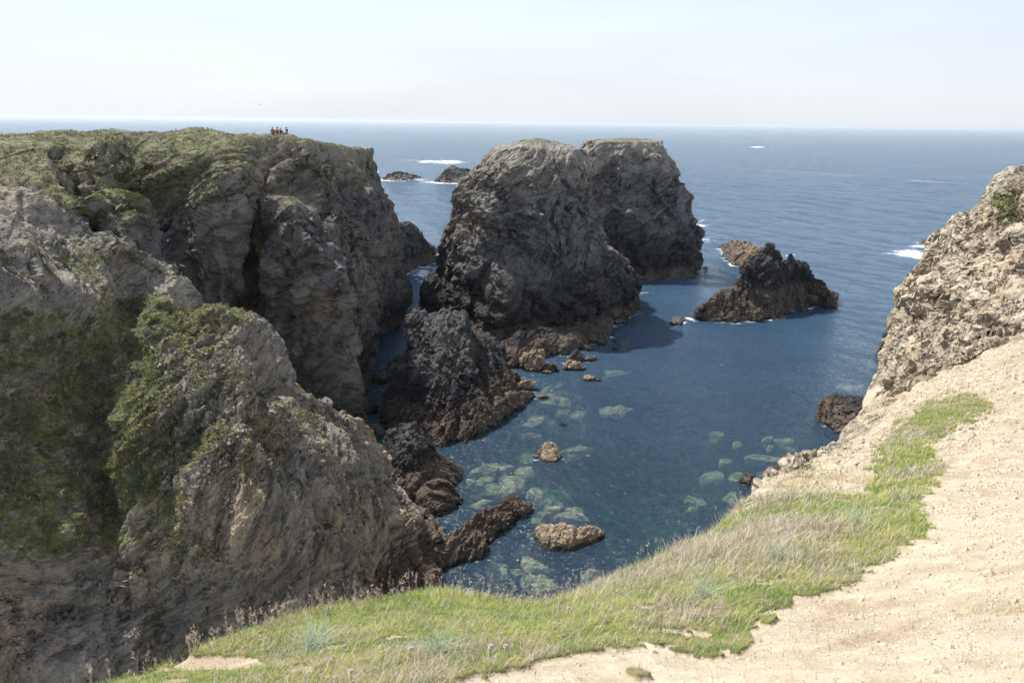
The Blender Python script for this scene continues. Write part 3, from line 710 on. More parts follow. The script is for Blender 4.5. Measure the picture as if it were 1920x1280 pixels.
lv2 = [(-4, [(1065, 206), (1100, 196), (1150, 193), (1200, 193.5), (1250, 195), (1292, 199), (1314, 207), (1290, 224), (1180, 232), (1090, 224)]),
       (0, [(1068, 206), (1100, 197), (1150, 194), (1200, 194.5), (1250, 196), (1290, 200), (1310, 208), (1288, 223), (1180, 231), (1090, 223)]),
       (4, [(1070, 207), (1102, 198), (1150, 196), (1200, 196), (1248, 198), (1286, 201), (1306, 208), (1285, 222), (1180, 230), (1092, 222)]),
       (9, [(1070, 207), (1104, 199), (1150, 197), (1200, 197), (1245, 199), (1282, 202), (1301, 208), (1280, 221), (1180, 229), (1094, 222)]),
       (16, [(1072, 208), (1106, 200), (1150, 199), (1198, 199), (1240, 200), (1272, 203), (1292, 209), (1270, 220), (1180, 227), (1098, 222)]),
       (24, [(1078, 208), (1108, 202), (1150, 201), (1195, 201), (1230, 202), (1256, 205), (1274, 210), (1254, 218), (1180, 224), (1102, 220)]),
       (31, [(1090, 209), (1112, 204), (1150, 203), (1190, 203), (1218, 204), (1236, 206), (1250, 210), (1235, 217), (1180, 222), (1108, 218)]),
       (35.2, [(1100, 210), (1120, 206), (1152, 205), (1188, 205), (1212, 206), (1228, 208), (1238, 211), (1225, 216), (1180, 219), (1116, 217)])]
loft('sea_stack', lv2, M_stack, 460, 760,
     [('fbm', 13, 1.0, 81), ('ver', 8, 2.6, 82), ('fac', 9, 1.0, 83), ('tri', 7, 1.0, 89), ('rid', 5, .6, 84), ('tri', 3.2, .9, 85), ('tri', 1.5, .32, 88), ('rid', 1.9, .22, 87), ('fac', 1.0, .09, 86)],
     'rear grey sea stack with fluted face, behind and right of the front stack', 'sea stack', 1.0, 33.6)

def ridge_rock(name, cols, mat, nv, nu, layers, label, cat='rock', group=None, bulge=0.75, back=1.0, tt=None):
    """cols: (foot px, foot py, crest px, crest py, crest y [, back depth])"""
    rows = []
    n = len(cols)
    A = np.array([G(c[0], c[1]) for c in cols]); K = np.array([W(c[2], c[3], c[4]) if tt is None else W(c[2], c[3], G(c[0], c[1])[1] * (1 - tt) + tt * G(c[2], c[3])[1]) for c in cols])
    D = K[:, 1] - A[:, 1]
    FEET.append(A)
    Bk = K.copy(); dep = np.array([c[5] if len(c) > 5 else max(1.0, D[i]) * back for i, c in enumerate(cols)])
    Bk[:, 1] += dep; Bk[:, 2] = 0
    under = A.copy(); under[:, 2] = -3.0; under[:, 1] -= 1.0
    ub = Bk.copy(); ub[:, 2] = -3.0; ub[:, 1] += .5
    def mid(f_, g_): q = A + (K - A) * f_; q[:, 2] = K[:, 2] * g_; return q
    def bmid(f_, g_): q = K + (Bk - K) * f_; q[:, 2] = K[:, 2] * g_; return q
    C = np.array([under, A, mid(.25, .25 ** bulge), mid(.55, .55 ** bulge), mid(.82, .82 ** bulge * 1.0), K, bmid(.3, .82), bmid(.7, .5), Bk, ub])
    # close both ends
    cen0 = C[:, 0].mean(0); cen1 = C[:, -1].mean(0)
    L0 = cen0 + (C[:, 0] - cen0) * 0.1; L0[:, 2] = np.minimum(C[:, 0, 2] * 0.2, -0.5) ; L0[:, 0] -= 0.4
    L1 = cen1 + (C[:, -1] - cen1) * 0.1; L1[:, 2] = np.minimum(C[:, -1, 2] * 0.2, -0.5); L1[:, 0] += 0.4
    C = np.concatenate([L0[:, None], C, L1[:, None]], 1)
    V = surface(C, nv, nu)
    N = gnormals(V)
    i, j = int(nv * .4), nu // 2
    sg = 1 if N[i, j] @ (np.array([0, 0, H]) - V[i, j]) > 0 else -1
    V = displace(V, layers, False, sg)
    org = np.array([K[:, 0].mean(), K[:, 1].mean(), 0])
    o = raw_mesh(name, V.reshape(-1, 3), grid_faces(nv, nu), mat, origin=org, attrs={'veg': np.zeros(nv * nu)})
    return tag(o, label, cat, group)

ML = [('fbm', 5, .4, 91), ('tri', 4, .9, 92), ('rid', 2.4, .5, 93), ('tri', 1.5, .4, 94), ('fac', .9, .12, 97), ('tri', .7, .16, 95), ('rid', .8, .18, 96)]
SL = [('fbm', 2, .12, 101), ('tri', 1.5, .32, 102), ('rid', .9, .17, 103), ('fac', .6, .07, 105), ('tri', .5, .1, 104)]
# headland toe
ridge_rock('rock', [(728, 560, 722, 425, 196, 22), (742, 545, 738, 421, 200, 22), (750, 522, 752, 418, 203, 22), (765, 512, 770, 420, 206, 22), (785, 503, 786, 438, 210, 18), (800, 498, 800, 458, 214, 14), (812, 492, 811, 472, 218, 8), (820, 487, 819, 481, 221, 3)],
           M_dark, 240, 320, [('fbm', 9, .7, 111), ('fac', 6, .6, 112), ('rid', 3, .6, 113), ('fac', 2, .2, 114), ('rid', 1.3, .25, 115)],
           'dark sloping rock at the seaward toe of the long left cliff')
# small stack between channel and cove
ridge_rock('rock', [(724, 796, 730, 766, 99, 3), (734, 815, 740, 706, 104, 5), (756, 826, 757, 652, 107, 7), (778, 832, 774, 610, 109, 9), (806, 832, 802, 590, 111, 10), (838, 830, 838, 590, 112, 10), (868, 822, 872, 602, 112, 10), (895, 805, 902, 632, 112, 10), (922, 790, 930, 658, 112, 9), (945, 772, 946, 700, 111, 7), (968, 752, 962, 735, 110, 4), (982, 742, 980, 738, 108.5, 2)],
           M_dark, 420, 480, [('fbm', 6, .5, 121), ('tri', 4.5, 1.5, 122), ('rid', 3, .75, 123), ('tri', 1.8, .6, 124), ('fac', 1.2, .2, 127), ('tri', .8, .25, 125), ('rid', .9, .26, 126), ('fac', .5, .06, 128)],
           'tall black craggy rock in front of the big stack, beside the narrow channel', bulge=.62)
ridge_rock('rock', [(700, 900, 708, 862, 84, 3), (712, 935, 716, 830, 86, 4), (730, 950, 735, 805, 87, 4), (752, 958, 756, 792, 87.5, 4), (780, 955, 785, 796, 87.5, 4), (806, 940, 808, 822, 87, 4), (830, 920, 832, 858, 86, 3), (848, 905, 846, 878, 85, 2), (854, 898, 852, 890, 84, 1)],
           M_dark, 300, 340, ML, 'black streaked rock partly hidden behind the near ridge, below the tall black crag', tt=0.35, bulge=.6)
ridge_rock('rock', [(770, 945, 776, 925, 77.5, 1.5), (785, 962, 792, 908, 78.5, 2), (810, 968, 815, 903, 79, 2), (835, 960, 838, 905, 79.2, 2), (853, 948, 855, 922, 79, 1.5), (863, 938, 862, 933, 78.5, 1)],
           M_dark, 180, 220, SL + [('fac', 2.2, .4, 131)], 'small rounded black rock at the water, right below the black streaked rock', tt=0.4, bulge=.5)
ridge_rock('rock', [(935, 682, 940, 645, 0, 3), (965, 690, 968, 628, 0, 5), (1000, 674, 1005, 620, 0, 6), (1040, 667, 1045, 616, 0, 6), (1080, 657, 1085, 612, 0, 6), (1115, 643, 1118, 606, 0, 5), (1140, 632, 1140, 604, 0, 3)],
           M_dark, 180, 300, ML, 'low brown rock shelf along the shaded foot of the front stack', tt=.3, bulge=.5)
ridge_rock('rock', [(860, 817, 866, 802, 0, 1), (880, 823, 884, 790, 0, 2), (905, 811, 906, 775, 0, 2.5), (930, 797, 932, 757, 0, 3), (955, 778, 955, 742, 0, 3), (985, 757, 980, 735, 0, 2), (1000, 744, 998, 737, 0, 1)],
           M_brown, 160, 280, SL + [('fac', 1.6, .3, 109)], 'low crusted brown ledge at the foot of the tall black crag, dipping into the shallows', tt=.25, bulge=.5)
# elongated slabs near
ridge_rock('rock', [(818, 1062, 824, 1015, 66.5, 1.5), (845, 1062, 845, 1000, 67.5, 1.6), (870, 1050, 872, 980, 69, 1.8), (898, 1035, 895, 962, 70.5, 2), (925, 1015, 918, 952, 71.5, 2), (948, 995, 940, 943, 72.5, 2), (970, 975, 962, 938, 73.2, 2), (985, 958, 978, 945, 73.2, 1.4), (988, 952, 986, 949, 73, .6)],
           M_brown, 260, 460, [('fbm', 3, .25, 141), ('tri', 2.2, .8, 142), ('rid', 1.4, .35, 143), ('fac', .7, .15, 144), ('rid', .5, .14, 145)], 'long craggy brown rock slab lying diagonally in the water beside the near ridge', tt=0.45, bulge=.55)
ridge_rock('rock', [(1003, 1012, 1004, 992, 69, .8), (1020, 1024, 1018, 986, 69.8, 1.4), (1045, 1031, 1042, 984, 70, 1.6), (1070, 1031, 1068, 986, 69.8, 1.6), (1095, 1024, 1095, 989, 69.6, 1.5), (1118, 1014, 1118, 992, 69.4, 1), (1130, 1006, 1129, 1000, 69, .5)],
           M_boulder, 180, 280, SL, 'flat tan oval rock surrounded by clear water nearest to the grass edge', tt=0.42, bulge=.4)
ridge_rock('rock', [(1003, 858, 1005, 850, 84.6, .6), (1012, 864, 1013, 842, 85.2, 1), (1024, 867, 1026, 829, 85.6, 1.3), (1038, 868, 1038, 832, 85.4, 1.2), (1049, 862, 1048, 848, 84.8, .8), (1052, 857, 1051, 854, 84.4, .5)],
           M_boulder, 140, 170, SL, 'small triangular tan rock standing alone in the middle of the cove', tt=0.4, bulge=.8)
ridge_rock('rock', [(1388, 905, 1390, 896, 79.2, .4), (1394, 909, 1395, 887, 79.8, .6), (1403, 910, 1403, 886, 79.8, .6), (1411, 906, 1411, 893, 79.4, .4), (1414, 903, 1413, 900, 79, .3)],
           M_dark, 90, 110, [('fbm', 2, .15, 151), ('fac', .8, .22, 152), ('fac', .4, .08, 153)], 'tiny dark brown rock poking out near the right shore', tt=0.4, bulge=.5)
# islet: spiky body and arm
ridge_rock('rock', [(1308, 590, 1309, 584, 153, 3), (1322, 599, 1326, 568, 155, 5), (1340, 602, 1344, 562, 156, 6), (1356, 603, 1362, 546, 157, 7), (1372, 604, 1378, 545, 158, 7), (1388, 603, 1392, 520, 160, 8), (1400, 602, 1400, 500, 161, 8), (1412, 600, 1410, 506, 162, 8), (1422, 600, 1420, 486, 163, 8), (1432, 599, 1430, 478, 163.5, 8), (1442, 598, 1441, 458, 164.5, 8), (1452, 597, 1450, 466, 165, 8), (1460, 595, 1459, 484, 165, 8), (1470, 592, 1469, 496, 165, 8),
    (1479, 586, 1477, 478, 165, 8), (1488, 583, 1486, 473, 165, 8), (1498, 580, 1495, 488, 166, 8), (1508, 578, 1505, 494, 166, 8), (1518, 577, 1514, 512, 166, 7), (1530, 574, 1527, 524, 166, 6), (1543, 571, 1540, 530, 166, 5), (1553, 564, 1551, 543, 166, 4), (1558, 558, 1556, 552, 166, 2)],
           M_islet, 340, 640, [('fbm', 4, .5, 161), ('tri', 3.4, 1.5, 162), ('rid', 2.4, .7, 163), ('tri', 1.5, .6, 164), ('rid', 1.1, .34, 165), ('fac', .6, .12, 166)], 'jagged dark islet with two pointed peaks in the bay right of the stacks', bulge=.95)
ridge_rock('rock', [(1350, 468, 1352, 462, 224, 2), (1362, 485, 1366, 456, 226, 5), (1378, 498, 1382, 453, 226, 7), (1398, 506, 1400, 456, 224, 7), (1418, 518, 1420, 462, 218, 7), (1440, 535, 1440, 474, 208, 7), (1462, 545, 1462, 490, 200, 7)],
           M_brown, 180, 300, [('fbm', 5, .5, 171), ('fac', 3.6, .5, 172), ('rid', 2.4, .5, 173), ('fac', 1.5, .2, 174), ('rid', 1, .2, 175)], 'brown low rock arm lying behind the jagged islet', tt=0.3, bulge=.6)
ridge_rock('rock', [(1256, 606, 1259, 602, 150, .5), (1264, 609, 1266, 594, 151, 1), (1276, 608, 1276, 592, 151.5, 1), (1283, 603, 1282, 599, 151.5, .5)],
           M_dark, 80, 100, SL, 'small black rock awash just left of the jagged islet', tt=0.4, bulge=.6)
# far rocks
ridge_rock('rock', [(718, 337, 722, 334, 590, 8), (732, 338, 735, 328, 592, 12), (748, 339, 750, 324, 594, 14), (765, 338, 764, 328, 595, 12), (780, 335, 778, 330, 597, 8), (787, 333, 785, 332, 598, 4)],
           M_dark, 80, 200, [('fbm', 12, 1.2, 181), ('fac', 6, 1.2, 182), ('fac', 2.5, .5, 183)], 'low dark reef far out, the left of two with white surf at its foot', tt=0.3, bulge=.6)
ridge_rock('rock', [(814, 340, 818, 338, 585, 6), (826, 342, 830, 328, 588, 14), (840, 343, 838, 316, 590, 20), (850, 344, 850, 311, 592, 22), (862, 344, 862, 317, 593, 22), (878, 344, 878, 320, 594, 22), (895, 343, 895, 318, 596, 22), (915, 342, 915, 324, 598, 18)],
           M_dark, 110, 280, [('fbm', 12, 1.2, 191), ('fac', 7, 1.5, 192), ('lay', 3, .6, 193), ('fac', 2.5, .5, 194)], 'larger dark reef far out, peeking from behind the left edge of the big stack', tt=0.25, bulge=.6)
ridge_rock('rock', [(1720, 456, 1722, 454, 263, .8), (1728, 457, 1729, 449, 264, 1.2), (1738, 456, 1737, 451, 264, 1), (1742, 454, 1741, 453, 264, .6)],
           M_dark, 50, 80, SL, 'tiny black rock with surf far right in the open sea', tt=0.3, bulge=.6)
ridge_rock('rock', [(1285, 415, 1288, 402, 322, 2), (1294, 416, 1295, 404, 323, 2), (1302, 416, 1301, 410, 322, 2), (1308, 414, 1307, 413, 321, 1)],
           M_dark, 50, 80, SL, 'small black rock jutting from behind the right edge of the rear stack', tt=0.3, bulge=.6)
ridge_rock('rock', [(824, 440, 826, 438, 282, 1), (834, 441, 835, 436, 283, 1.5), (846, 440, 846, 437, 283, 1.5), (856, 439, 856, 438, 283, 1)],
           M_dark, 50, 80, SL, 'low black rock awash at the left foot of the big stack, seaward side', tt=0.3, bulge=.6)
# dark slab rock at the foot of the right cliff
ridge_rock('rock', [(1552, 800, 1556, 762, 97, 3), (1570, 812, 1570, 748, 98, 4), (1590, 822, 1588, 743, 99, 4), (1612, 826, 1612, 742, 99, 4), (1640, 830, 1640, 740, 99, 4), (1670, 830, 1670, 745, 99, 4)],
           M_dark, 220, 260, ML, 'grey brown layered rock at the water below the pale right cliff', tt=0.35, bulge=.6)
ridge_rock('rock', [(1664, 652, 1666, 628, 127, 3), (1678, 662, 1680, 605, 129, 4), (1700, 665, 1700, 585, 130, 5), (1730, 665, 1730, 585, 130, 5)],
           M_dark, 140, 140, ML, 'dark rock knob showing past the edge of the right cliff halfway up', bulge=.6)

# ---- boulders made of cut stone faces
def boulder(px, py, w, h, d, yaw, mat, label, group, z0=0.0, seed=0, res=60, name='boulder', sink=0.35):
    rng = np.random.RandomState(seed)
    P0 = G(px, py, z0)
    if z0 == 0: w, d, h = w * .82, d * .75, h * .9
    nu, nv = res * 2, res
    th = np.linspace(0.001, math.pi - 0.001, nv)[:, None]; ph = np.linspace(0, 2 * math.pi, nu, endpoint=False)[None]
    D = np.stack([np.sin(th) * np.cos(ph), np.sin(th) * np.sin(ph), np.cos(th) + 0 * ph], -1)
    pl = rng.normal(size=(16 if mat is not M_sub else 11, 3)); pl /= np.linalg.norm(pl, axis=1)[:, None]; off = rng.uniform(0.66, 1.0, len(pl))
    dots = D @ pl.T
    rad = np.min(np.where(dots > 0.08, off / np.maximum(dots, 0.08), 9), axis=-1)
    rad = np.minimum(rad, 1.35)
    V = D * rad[..., None]
    V = V * np.array([w / 2, d / 2, h / (1 - sink) / 2])
    V[..., 2] += h / 2 - h / (1 - sink) / 2 * 0.5
    Rz = rotm((0, 0, 1), yaw)
    if mat is M_sub:
        tp = V[..., 2].max() * .55; V[..., 2] = np.where(V[..., 2] > tp, tp + (V[..., 2] - tp) * .25, V[..., 2]); V[..., :2] *= 1.12
    V = V @ Rz.T + P0
    s = max(w, d)
    V = displace(V, [('fac', s * .35, s * .09, seed), ('fbm', s * .3, s * .05, seed + 3), ('fac', s * .12, s * .03, seed + 5)] if mat is not M_sub else [('tri', s * .4, s * .07, seed), ('fac', s * .15, s * .02, seed + 5)], True, -1)
    o = raw_mesh(name, V.reshape(-1, 3), grid_faces(nv, nu, True), mat, origin=P0)
    return tag(o, label, 'boulder', group)
gA = 'boulders at the foot of the stack'
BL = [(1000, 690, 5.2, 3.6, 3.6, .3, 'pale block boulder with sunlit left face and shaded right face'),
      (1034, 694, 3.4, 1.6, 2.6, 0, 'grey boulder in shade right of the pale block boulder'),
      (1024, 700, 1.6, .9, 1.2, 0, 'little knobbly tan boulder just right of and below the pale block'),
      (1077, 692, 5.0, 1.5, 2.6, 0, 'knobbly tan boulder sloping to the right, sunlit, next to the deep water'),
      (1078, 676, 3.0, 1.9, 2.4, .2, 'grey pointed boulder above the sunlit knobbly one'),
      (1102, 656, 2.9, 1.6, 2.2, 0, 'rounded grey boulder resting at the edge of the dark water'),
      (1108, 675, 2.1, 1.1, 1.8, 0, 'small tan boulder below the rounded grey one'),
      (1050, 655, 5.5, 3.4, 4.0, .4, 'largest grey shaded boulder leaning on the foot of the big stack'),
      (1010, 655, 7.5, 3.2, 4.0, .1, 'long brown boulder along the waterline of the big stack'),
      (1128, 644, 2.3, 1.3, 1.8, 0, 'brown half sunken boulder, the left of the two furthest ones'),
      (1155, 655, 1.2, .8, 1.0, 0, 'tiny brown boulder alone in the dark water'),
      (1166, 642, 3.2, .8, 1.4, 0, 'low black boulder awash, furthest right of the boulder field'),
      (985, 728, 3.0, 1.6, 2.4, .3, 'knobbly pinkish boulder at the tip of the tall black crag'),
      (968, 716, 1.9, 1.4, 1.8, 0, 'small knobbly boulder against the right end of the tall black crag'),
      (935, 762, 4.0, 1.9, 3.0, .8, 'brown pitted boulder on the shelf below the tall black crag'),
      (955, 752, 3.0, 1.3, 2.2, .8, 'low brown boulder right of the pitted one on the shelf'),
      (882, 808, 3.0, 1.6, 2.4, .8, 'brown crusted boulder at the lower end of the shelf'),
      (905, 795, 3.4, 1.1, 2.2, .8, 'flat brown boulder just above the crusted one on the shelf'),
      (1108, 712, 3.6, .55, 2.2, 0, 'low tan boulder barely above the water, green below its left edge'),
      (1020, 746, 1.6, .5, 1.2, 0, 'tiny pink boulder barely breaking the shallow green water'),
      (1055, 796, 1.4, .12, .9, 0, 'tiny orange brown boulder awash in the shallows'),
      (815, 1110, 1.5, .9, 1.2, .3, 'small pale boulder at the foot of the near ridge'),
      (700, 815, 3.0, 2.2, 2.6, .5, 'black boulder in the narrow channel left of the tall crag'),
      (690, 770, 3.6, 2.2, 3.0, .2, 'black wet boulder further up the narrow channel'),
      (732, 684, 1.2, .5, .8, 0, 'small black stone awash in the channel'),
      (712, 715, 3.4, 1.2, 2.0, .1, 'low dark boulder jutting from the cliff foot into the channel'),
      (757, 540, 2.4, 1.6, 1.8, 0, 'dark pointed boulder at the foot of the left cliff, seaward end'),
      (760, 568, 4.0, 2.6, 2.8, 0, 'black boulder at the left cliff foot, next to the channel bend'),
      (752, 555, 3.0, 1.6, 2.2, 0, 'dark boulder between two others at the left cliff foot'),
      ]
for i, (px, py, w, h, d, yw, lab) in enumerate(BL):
    dk = any(k in lab for k in ('black', 'dark', 'grey', 'brown boulder', 'brown half')) and 'tan' not in lab  # grey and brown ones at the stack foot: shade put into the colour
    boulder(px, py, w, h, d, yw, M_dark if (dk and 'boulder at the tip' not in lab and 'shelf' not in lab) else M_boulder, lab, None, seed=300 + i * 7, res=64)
# drowned boulders in the clear shallows
SB = [(955, 700, 3.2, -.5), (1000, 712, 5.5, -.4), (1150, 705, 4.6, -.45), (1080, 720, 1.8, -.8), (1040, 728, 3.6, -.6), (1045, 758, 4.2, -.6), (985, 765, 3.0, -.6), (1000, 752, 4.6, -.7),
      (1085, 784, 3.0, -.8), (995, 802, 3.8, -.9), (993, 824, 2.8, -.9), (1162, 776, 4.2, -.3), (1078, 854, 3.6, -.35), (945, 890, 2.4, -.5), (930, 905, 5.0, -1.3), (962, 920, 3.6, -1.0),
      (925, 930, 5.2, -1.5), (1075, 978, 3.2, -1.1), (1000, 985, 2.6, -1.4), (1098, 1058, 1.9, -.8), (850, 1088, 3.8, -1.1), (1005, 1075, 2.6, -1.2), (1020, 955, 2.2, -1.6), (1340, 826, 2.4, -.3),
      (1380, 842, 2.6, -.5), (1440, 868, 5.0, -.5), (1472, 834, 3.4, -.8), (1365, 875, 2.2, -1.2), (1340, 902, 4.6, -1.2), (1430, 900, 3.0, -.7), (1300, 948, 3.0, -1.7), (1390, 945, 4.0, -1.5),
      (1592, 733, 4.6, -.25), (1640, 690, 4.2, -.9), (1295, 966, 2.0, -1.6), (1010, 1100, 3.2, -1.5), (960, 1040, 4.0, -1.8), (1405, 925, 3.0, -1.2), (1380, 905, 3.4, -1.0)]
SPL = ['in the shallows under the boulder field', 'beside the tan triangular rock', 'close to the near ridge', 'off the right shore']
_r = random.Random(8)
for (cx, cy, rx, ry, n_) in ((985, 755, 95, 48, 26), (925, 905, 60, 34, 12), (1000, 985, 90, 30, 9), (1010, 1075, 110, 25, 11), (1400, 880, 80, 50, 3)):
    for _ in range(n_):
        SB.append((cx + _r.gauss(0, .6) * rx, cy + _r.gauss(0, .6) * ry, _r.uniform(.9, 2.6), -_r.uniform(.15, 1.5)))
for i, (px, py, w, z) in enumerate(SB):
    if px > 1250: where = 'off the right shore'
    elif py < 830: where = 'in shallows below the boulder field'
    elif py < 960: where = 'above the long brown slab'
    else: where = 'in water nearest the grass edge'
    if px > 1250 and py > 780: z -= 1.0; w *= .8
    boulder(px, py, w, 1.7, w * (.5 + .1 * (i % 4)), .3 * (i % 5) - .2, M_sub, ('pale green drowned boulder seen ' if i < 39 else 'little drowned stone seen ') + where, ('drowned boulders ' if i < 39 else 'little drowned stones ') + where, z0=z * .8 - 1.7 - (.35, 0, .9, .1)[i % 4], seed=700 + i * 5, res=40 if i < 39 else 22, name='submerged_rock', sink=.2)
print('rocks', time.time() - T0)

water()
print('water', time.time() - T0)
# ================================================================ FOREGROUND GROUND
TURF = [(100, 1300), (300, 1262), (450, 1180), (620, 1130), (820, 1080), (1000, 1110), (1140, 1060), (1290, 1000), (1350, 985), (1400, 945), (1440, 935), (1500, 925), (1600, 935), (1640, 900), (1640, 850), (1690, 795), (1760, 745),
        (1840, 740), (1858, 768), (1800, 800), (1740, 832), (1770, 885), (1728, 950), (1745, 1003), (1700, 1020), (1620, 1085), (1570, 1118), (1440, 1148), (1400, 1185), (1400, 1215), (1345, 1232), (1215, 1215), (1120, 1235), (960, 1258), (870, 1290), (500, 1420), (100, 1500)]
def in_poly(px, py, poly):
    c = np.zeros(px.shape, bool); n = len(poly)
    for i in range(n):
        x1, y1 = poly[i]; x2, y2 = poly[(i + 1) % n]
        m = ((y1 > py) != (y2 > py)) & (px < (x2 - x1) * (py - y1) / ((y2 - y1) + 1e-9) + x1)
        c ^= m
    return c
def ground():
    colsG = [
        [(-300, 1900, 1.2), (-150, 1450, 1.9), (60, 1330, 2.5), (262, 1284, 2.9)],
        [(200, 1900, 1.0), (260, 1480, 1.6), (370, 1290, 2.5), (450, 1192, 3.5)],
        [(500, 1900, .9), (580, 1450, 1.5), (610, 1270, 2.5), (620, 1152, 3.9)],
        [(750, 1900, .9), (790, 1450, 1.5), (815, 1250, 2.5), (822, 1112, 4.3)],
        [(950, 1900, .9), (990, 1450, 1.45), (1010, 1270, 2.3), (1005, 1136, 4.2)],
        [(1150, 1900, .9), (1170, 1450, 1.45), (1160, 1240, 2.4), (1140, 1092, 4.9)],
        [(1350, 1900, .9), (1340, 1420, 1.5), (1320, 1200, 2.8), (1290, 1028, 5.8)],
        [(1600, 1900, .85), (1530, 1400, 1.5), (1450, 1150, 3.2), (1372, 975, 6.8)],
        [(1850, 1900, .85), (1720, 1380, 1.5), (1590, 1080, 4.0), (1456, 900, 8.6)],
        [(2050, 1900, .85), (1880, 1350, 1.6), (1730, 1000, 4.9), (1540, 862, 11.4)],
        [(2300, 1900, .85), (2060, 1300, 1.7), (1850, 930, 6.2), (1640, 815, 14)],
        [(2600, 1900, .85), (2260, 1250, 1.8), (1960, 880, 7.4), (1745, 740, 19)],
        [(3000, 1900, .85), (2550, 1250, 1.8), (2200, 850, 8.0), (1850, 690, 23)],
        [(3600, 1900, .85), (3000, 1250, 1.8), (2500, 830, 8.4), (2000, 615, 30)],
        [(4400, 1900, .85), (3600, 1250, 1.8), (2900, 800, 9.0), (2350, 560, 38)]]
    C = np.array([[W(*c[r_]) for c in colsG] for r_ in range(4)])
    E = C[-1]
    back = C[0].copy(); back[:, 1] = -4; back[:, 0] *= 1.2; back[:, 2] = 38.9
    d1 = E + np.array([0.0, .18, -.28]); d2 = E + np.array([0.0, .4, -1.2]); d3 = E + np.array([0, .9, -6.0])
    d1[11:, 2] = E[11:, 2] - .5; d1[11:, 1] += 1.2
    C = np.concatenate([back[None], C, d1[None], d2[None], d3[None]])
    V = surface(C, 900, 1500, wv=[.3, .6, 3, 4, .5, .4, .3], wu=[1.1, 1.1, 1.1, 1.1, 1.1, 1.1, 1.1, 1.1, 1.1, 1.1, .9, .6, .3, .25])
    N0 = gnormals(V); sg = 1 if N0[400, 400, 2] > 0 else -1
    P = V.reshape(-1, 3); dy = np.clip(P[:, 1] / 6, .5, 3)
    h = .05 * fbm(P / .9, 4, 201) * dy + .012 * fbm(P / .12, 4, 202, .6) * np.clip(dy, 0, 1.6)
    px, py = project(P)
    # edge gets more broken
    edge = np.clip(fbm(P / .35, 3, 210), -1, 1) * .05
    wx = px + 22 * fbm(P / .28, 4, 205) ; wy = py + 16 * fbm(P / .28, 4, 206)
    turf0 = in_poly(wx + 14 * vnoise(P / .07, 211) , wy + 9 * vnoise(P / .07, 212), TURF)
    turf = turf0.copy()
    for (cx, cy, rx, ry) in ((410, 1252, 85, 16), (560, 1262, 30, 8), (330, 1290, 30, 8), (1560, 905, 70, 26)):
        turf &= ~((((wx - cx) / rx) ** 2 + ((wy - cy) / ry) ** 2) < 1)
    for (cx, cy, rx, ry) in ((1380, 1215, 22, 14), (1445, 1165, 16, 8), (1190, 1262, 20, 6)):
        turf |= ((((wx - cx) / rx) ** 2 + ((wy - cy) / ry) ** 2) < 1)
    turf &= P[:, 1] > 0.7
    turf &= ~((fbm(P / .26, 5, 209, .65) > .36) & (fbm(P / 1.3, 2, 208) > -.1))
    ts = turf.astype(float).reshape(V.shape[:2])
    for _ in range(3):
        ts[1:-1, 1:-1] = (ts[1:-1, 1:-1] * 2 + ts[:-2, 1:-1] + ts[2:, 1:-1] + ts[1:-1, :-2] + ts[1:-1, 2:]) / 6
    h = h + ts.ravel() * 0.025
    h = h + (1 - ts.ravel()) * .022 * fbm(P / .45, 4, 233, .5, ridged=True) * np.clip(dy, 0, 1.5)
    rk = np.clip((P[:, 1] - 5) / 8, 0, 1) * (1 - turf)
    fh, fe = facet(P / .3, 220)
    h = h + rk * .05 * fh
    V = (P + (N0 * sg).reshape(-1, 3) * (h)[:, None]).reshape(V.shape)
    tf = turf.astype(np.float32)
    t = NT('sandy_path'); p = t.pos(); ta = t.attr('turf').outputs['Fac']
    a = t.noise(p, 3, 7, 0.7); b = t.noise(p, 22, 5, 0.7); g = t.noise(p, .6, 4)
    v = t.voro(p, 38, 'F1', 0); vc = t.voro(p, 38, 'F1', 1)
    sepc = t.n('ShaderNodeSeparateColor'); t.l(vc, sepc.inputs[0])
    c = t.mix(t.ramp(a, .35, .65), (0.31, 0.255, 0.18), (0.455, 0.39, 0.295))
    c = t.mix(t.ramp(g, .4, .65, 0, .5), c, (0.35, 0.295, 0.225))
    stone = t.math('MULTIPLY', t.ramp(v, .42, .30), t.ramp(sepc.outputs[0], .55, .6))
    stone = t.math('MULTIPLY', stone, t.ramp(g, .38, .55))
    sc_ = t.mix(sepc.outputs[1], (0.42, 0.30, 0.19), (0.74, 0.66, 0.55))
    c = t.mix(t.math('MULTIPLY', stone, .85), c, sc_)
    c = t.mix(t.ramp(b, .40, .30, 0, .5), c, (0.28, 0.20, 0.13))
    c = t.mix(t.math('MULTIPLY', t.ramp(t.noise(p, .9, 7, .72, .8), .49, .62), .7), c, (0.27, 0.195, 0.125))
    c = t.mix(t.math('MULTIPLY', t.ramp(t.noise(p, 60, 3, .7), .55, .7), .6), c, (0.56, 0.49, 0.39))
    tz = t.mix(t.ramp(t.noise(p, 5, 5), .4, .6), (0.085, 0.10, 0.03), (0.20, 0.17, 0.08))
    c = t.mix(t.ramp(ta, .3, .7), c, tz)
    hh = t.math('ADD', t.math('MULTIPLY', a, .5), t.math('MULTIPLY', b, .16))
    hh = t.math('ADD', hh, t.math('MULTIPLY', stone, .12))
    m = t.surf(t.princ(c, .95, .15, t.bump(hh, 1.0, .11)))
    o = raw_mesh('ground', V.reshape(-1, 3), grid_faces(*V.shape[:2]), m, attrs={'turf': tf})
    tag(o, kind='structure')
    return V, gnormals(V) * sg, tf.reshape(V.shape[:2])
GR = ground()
print('ground', time.time() - T0)

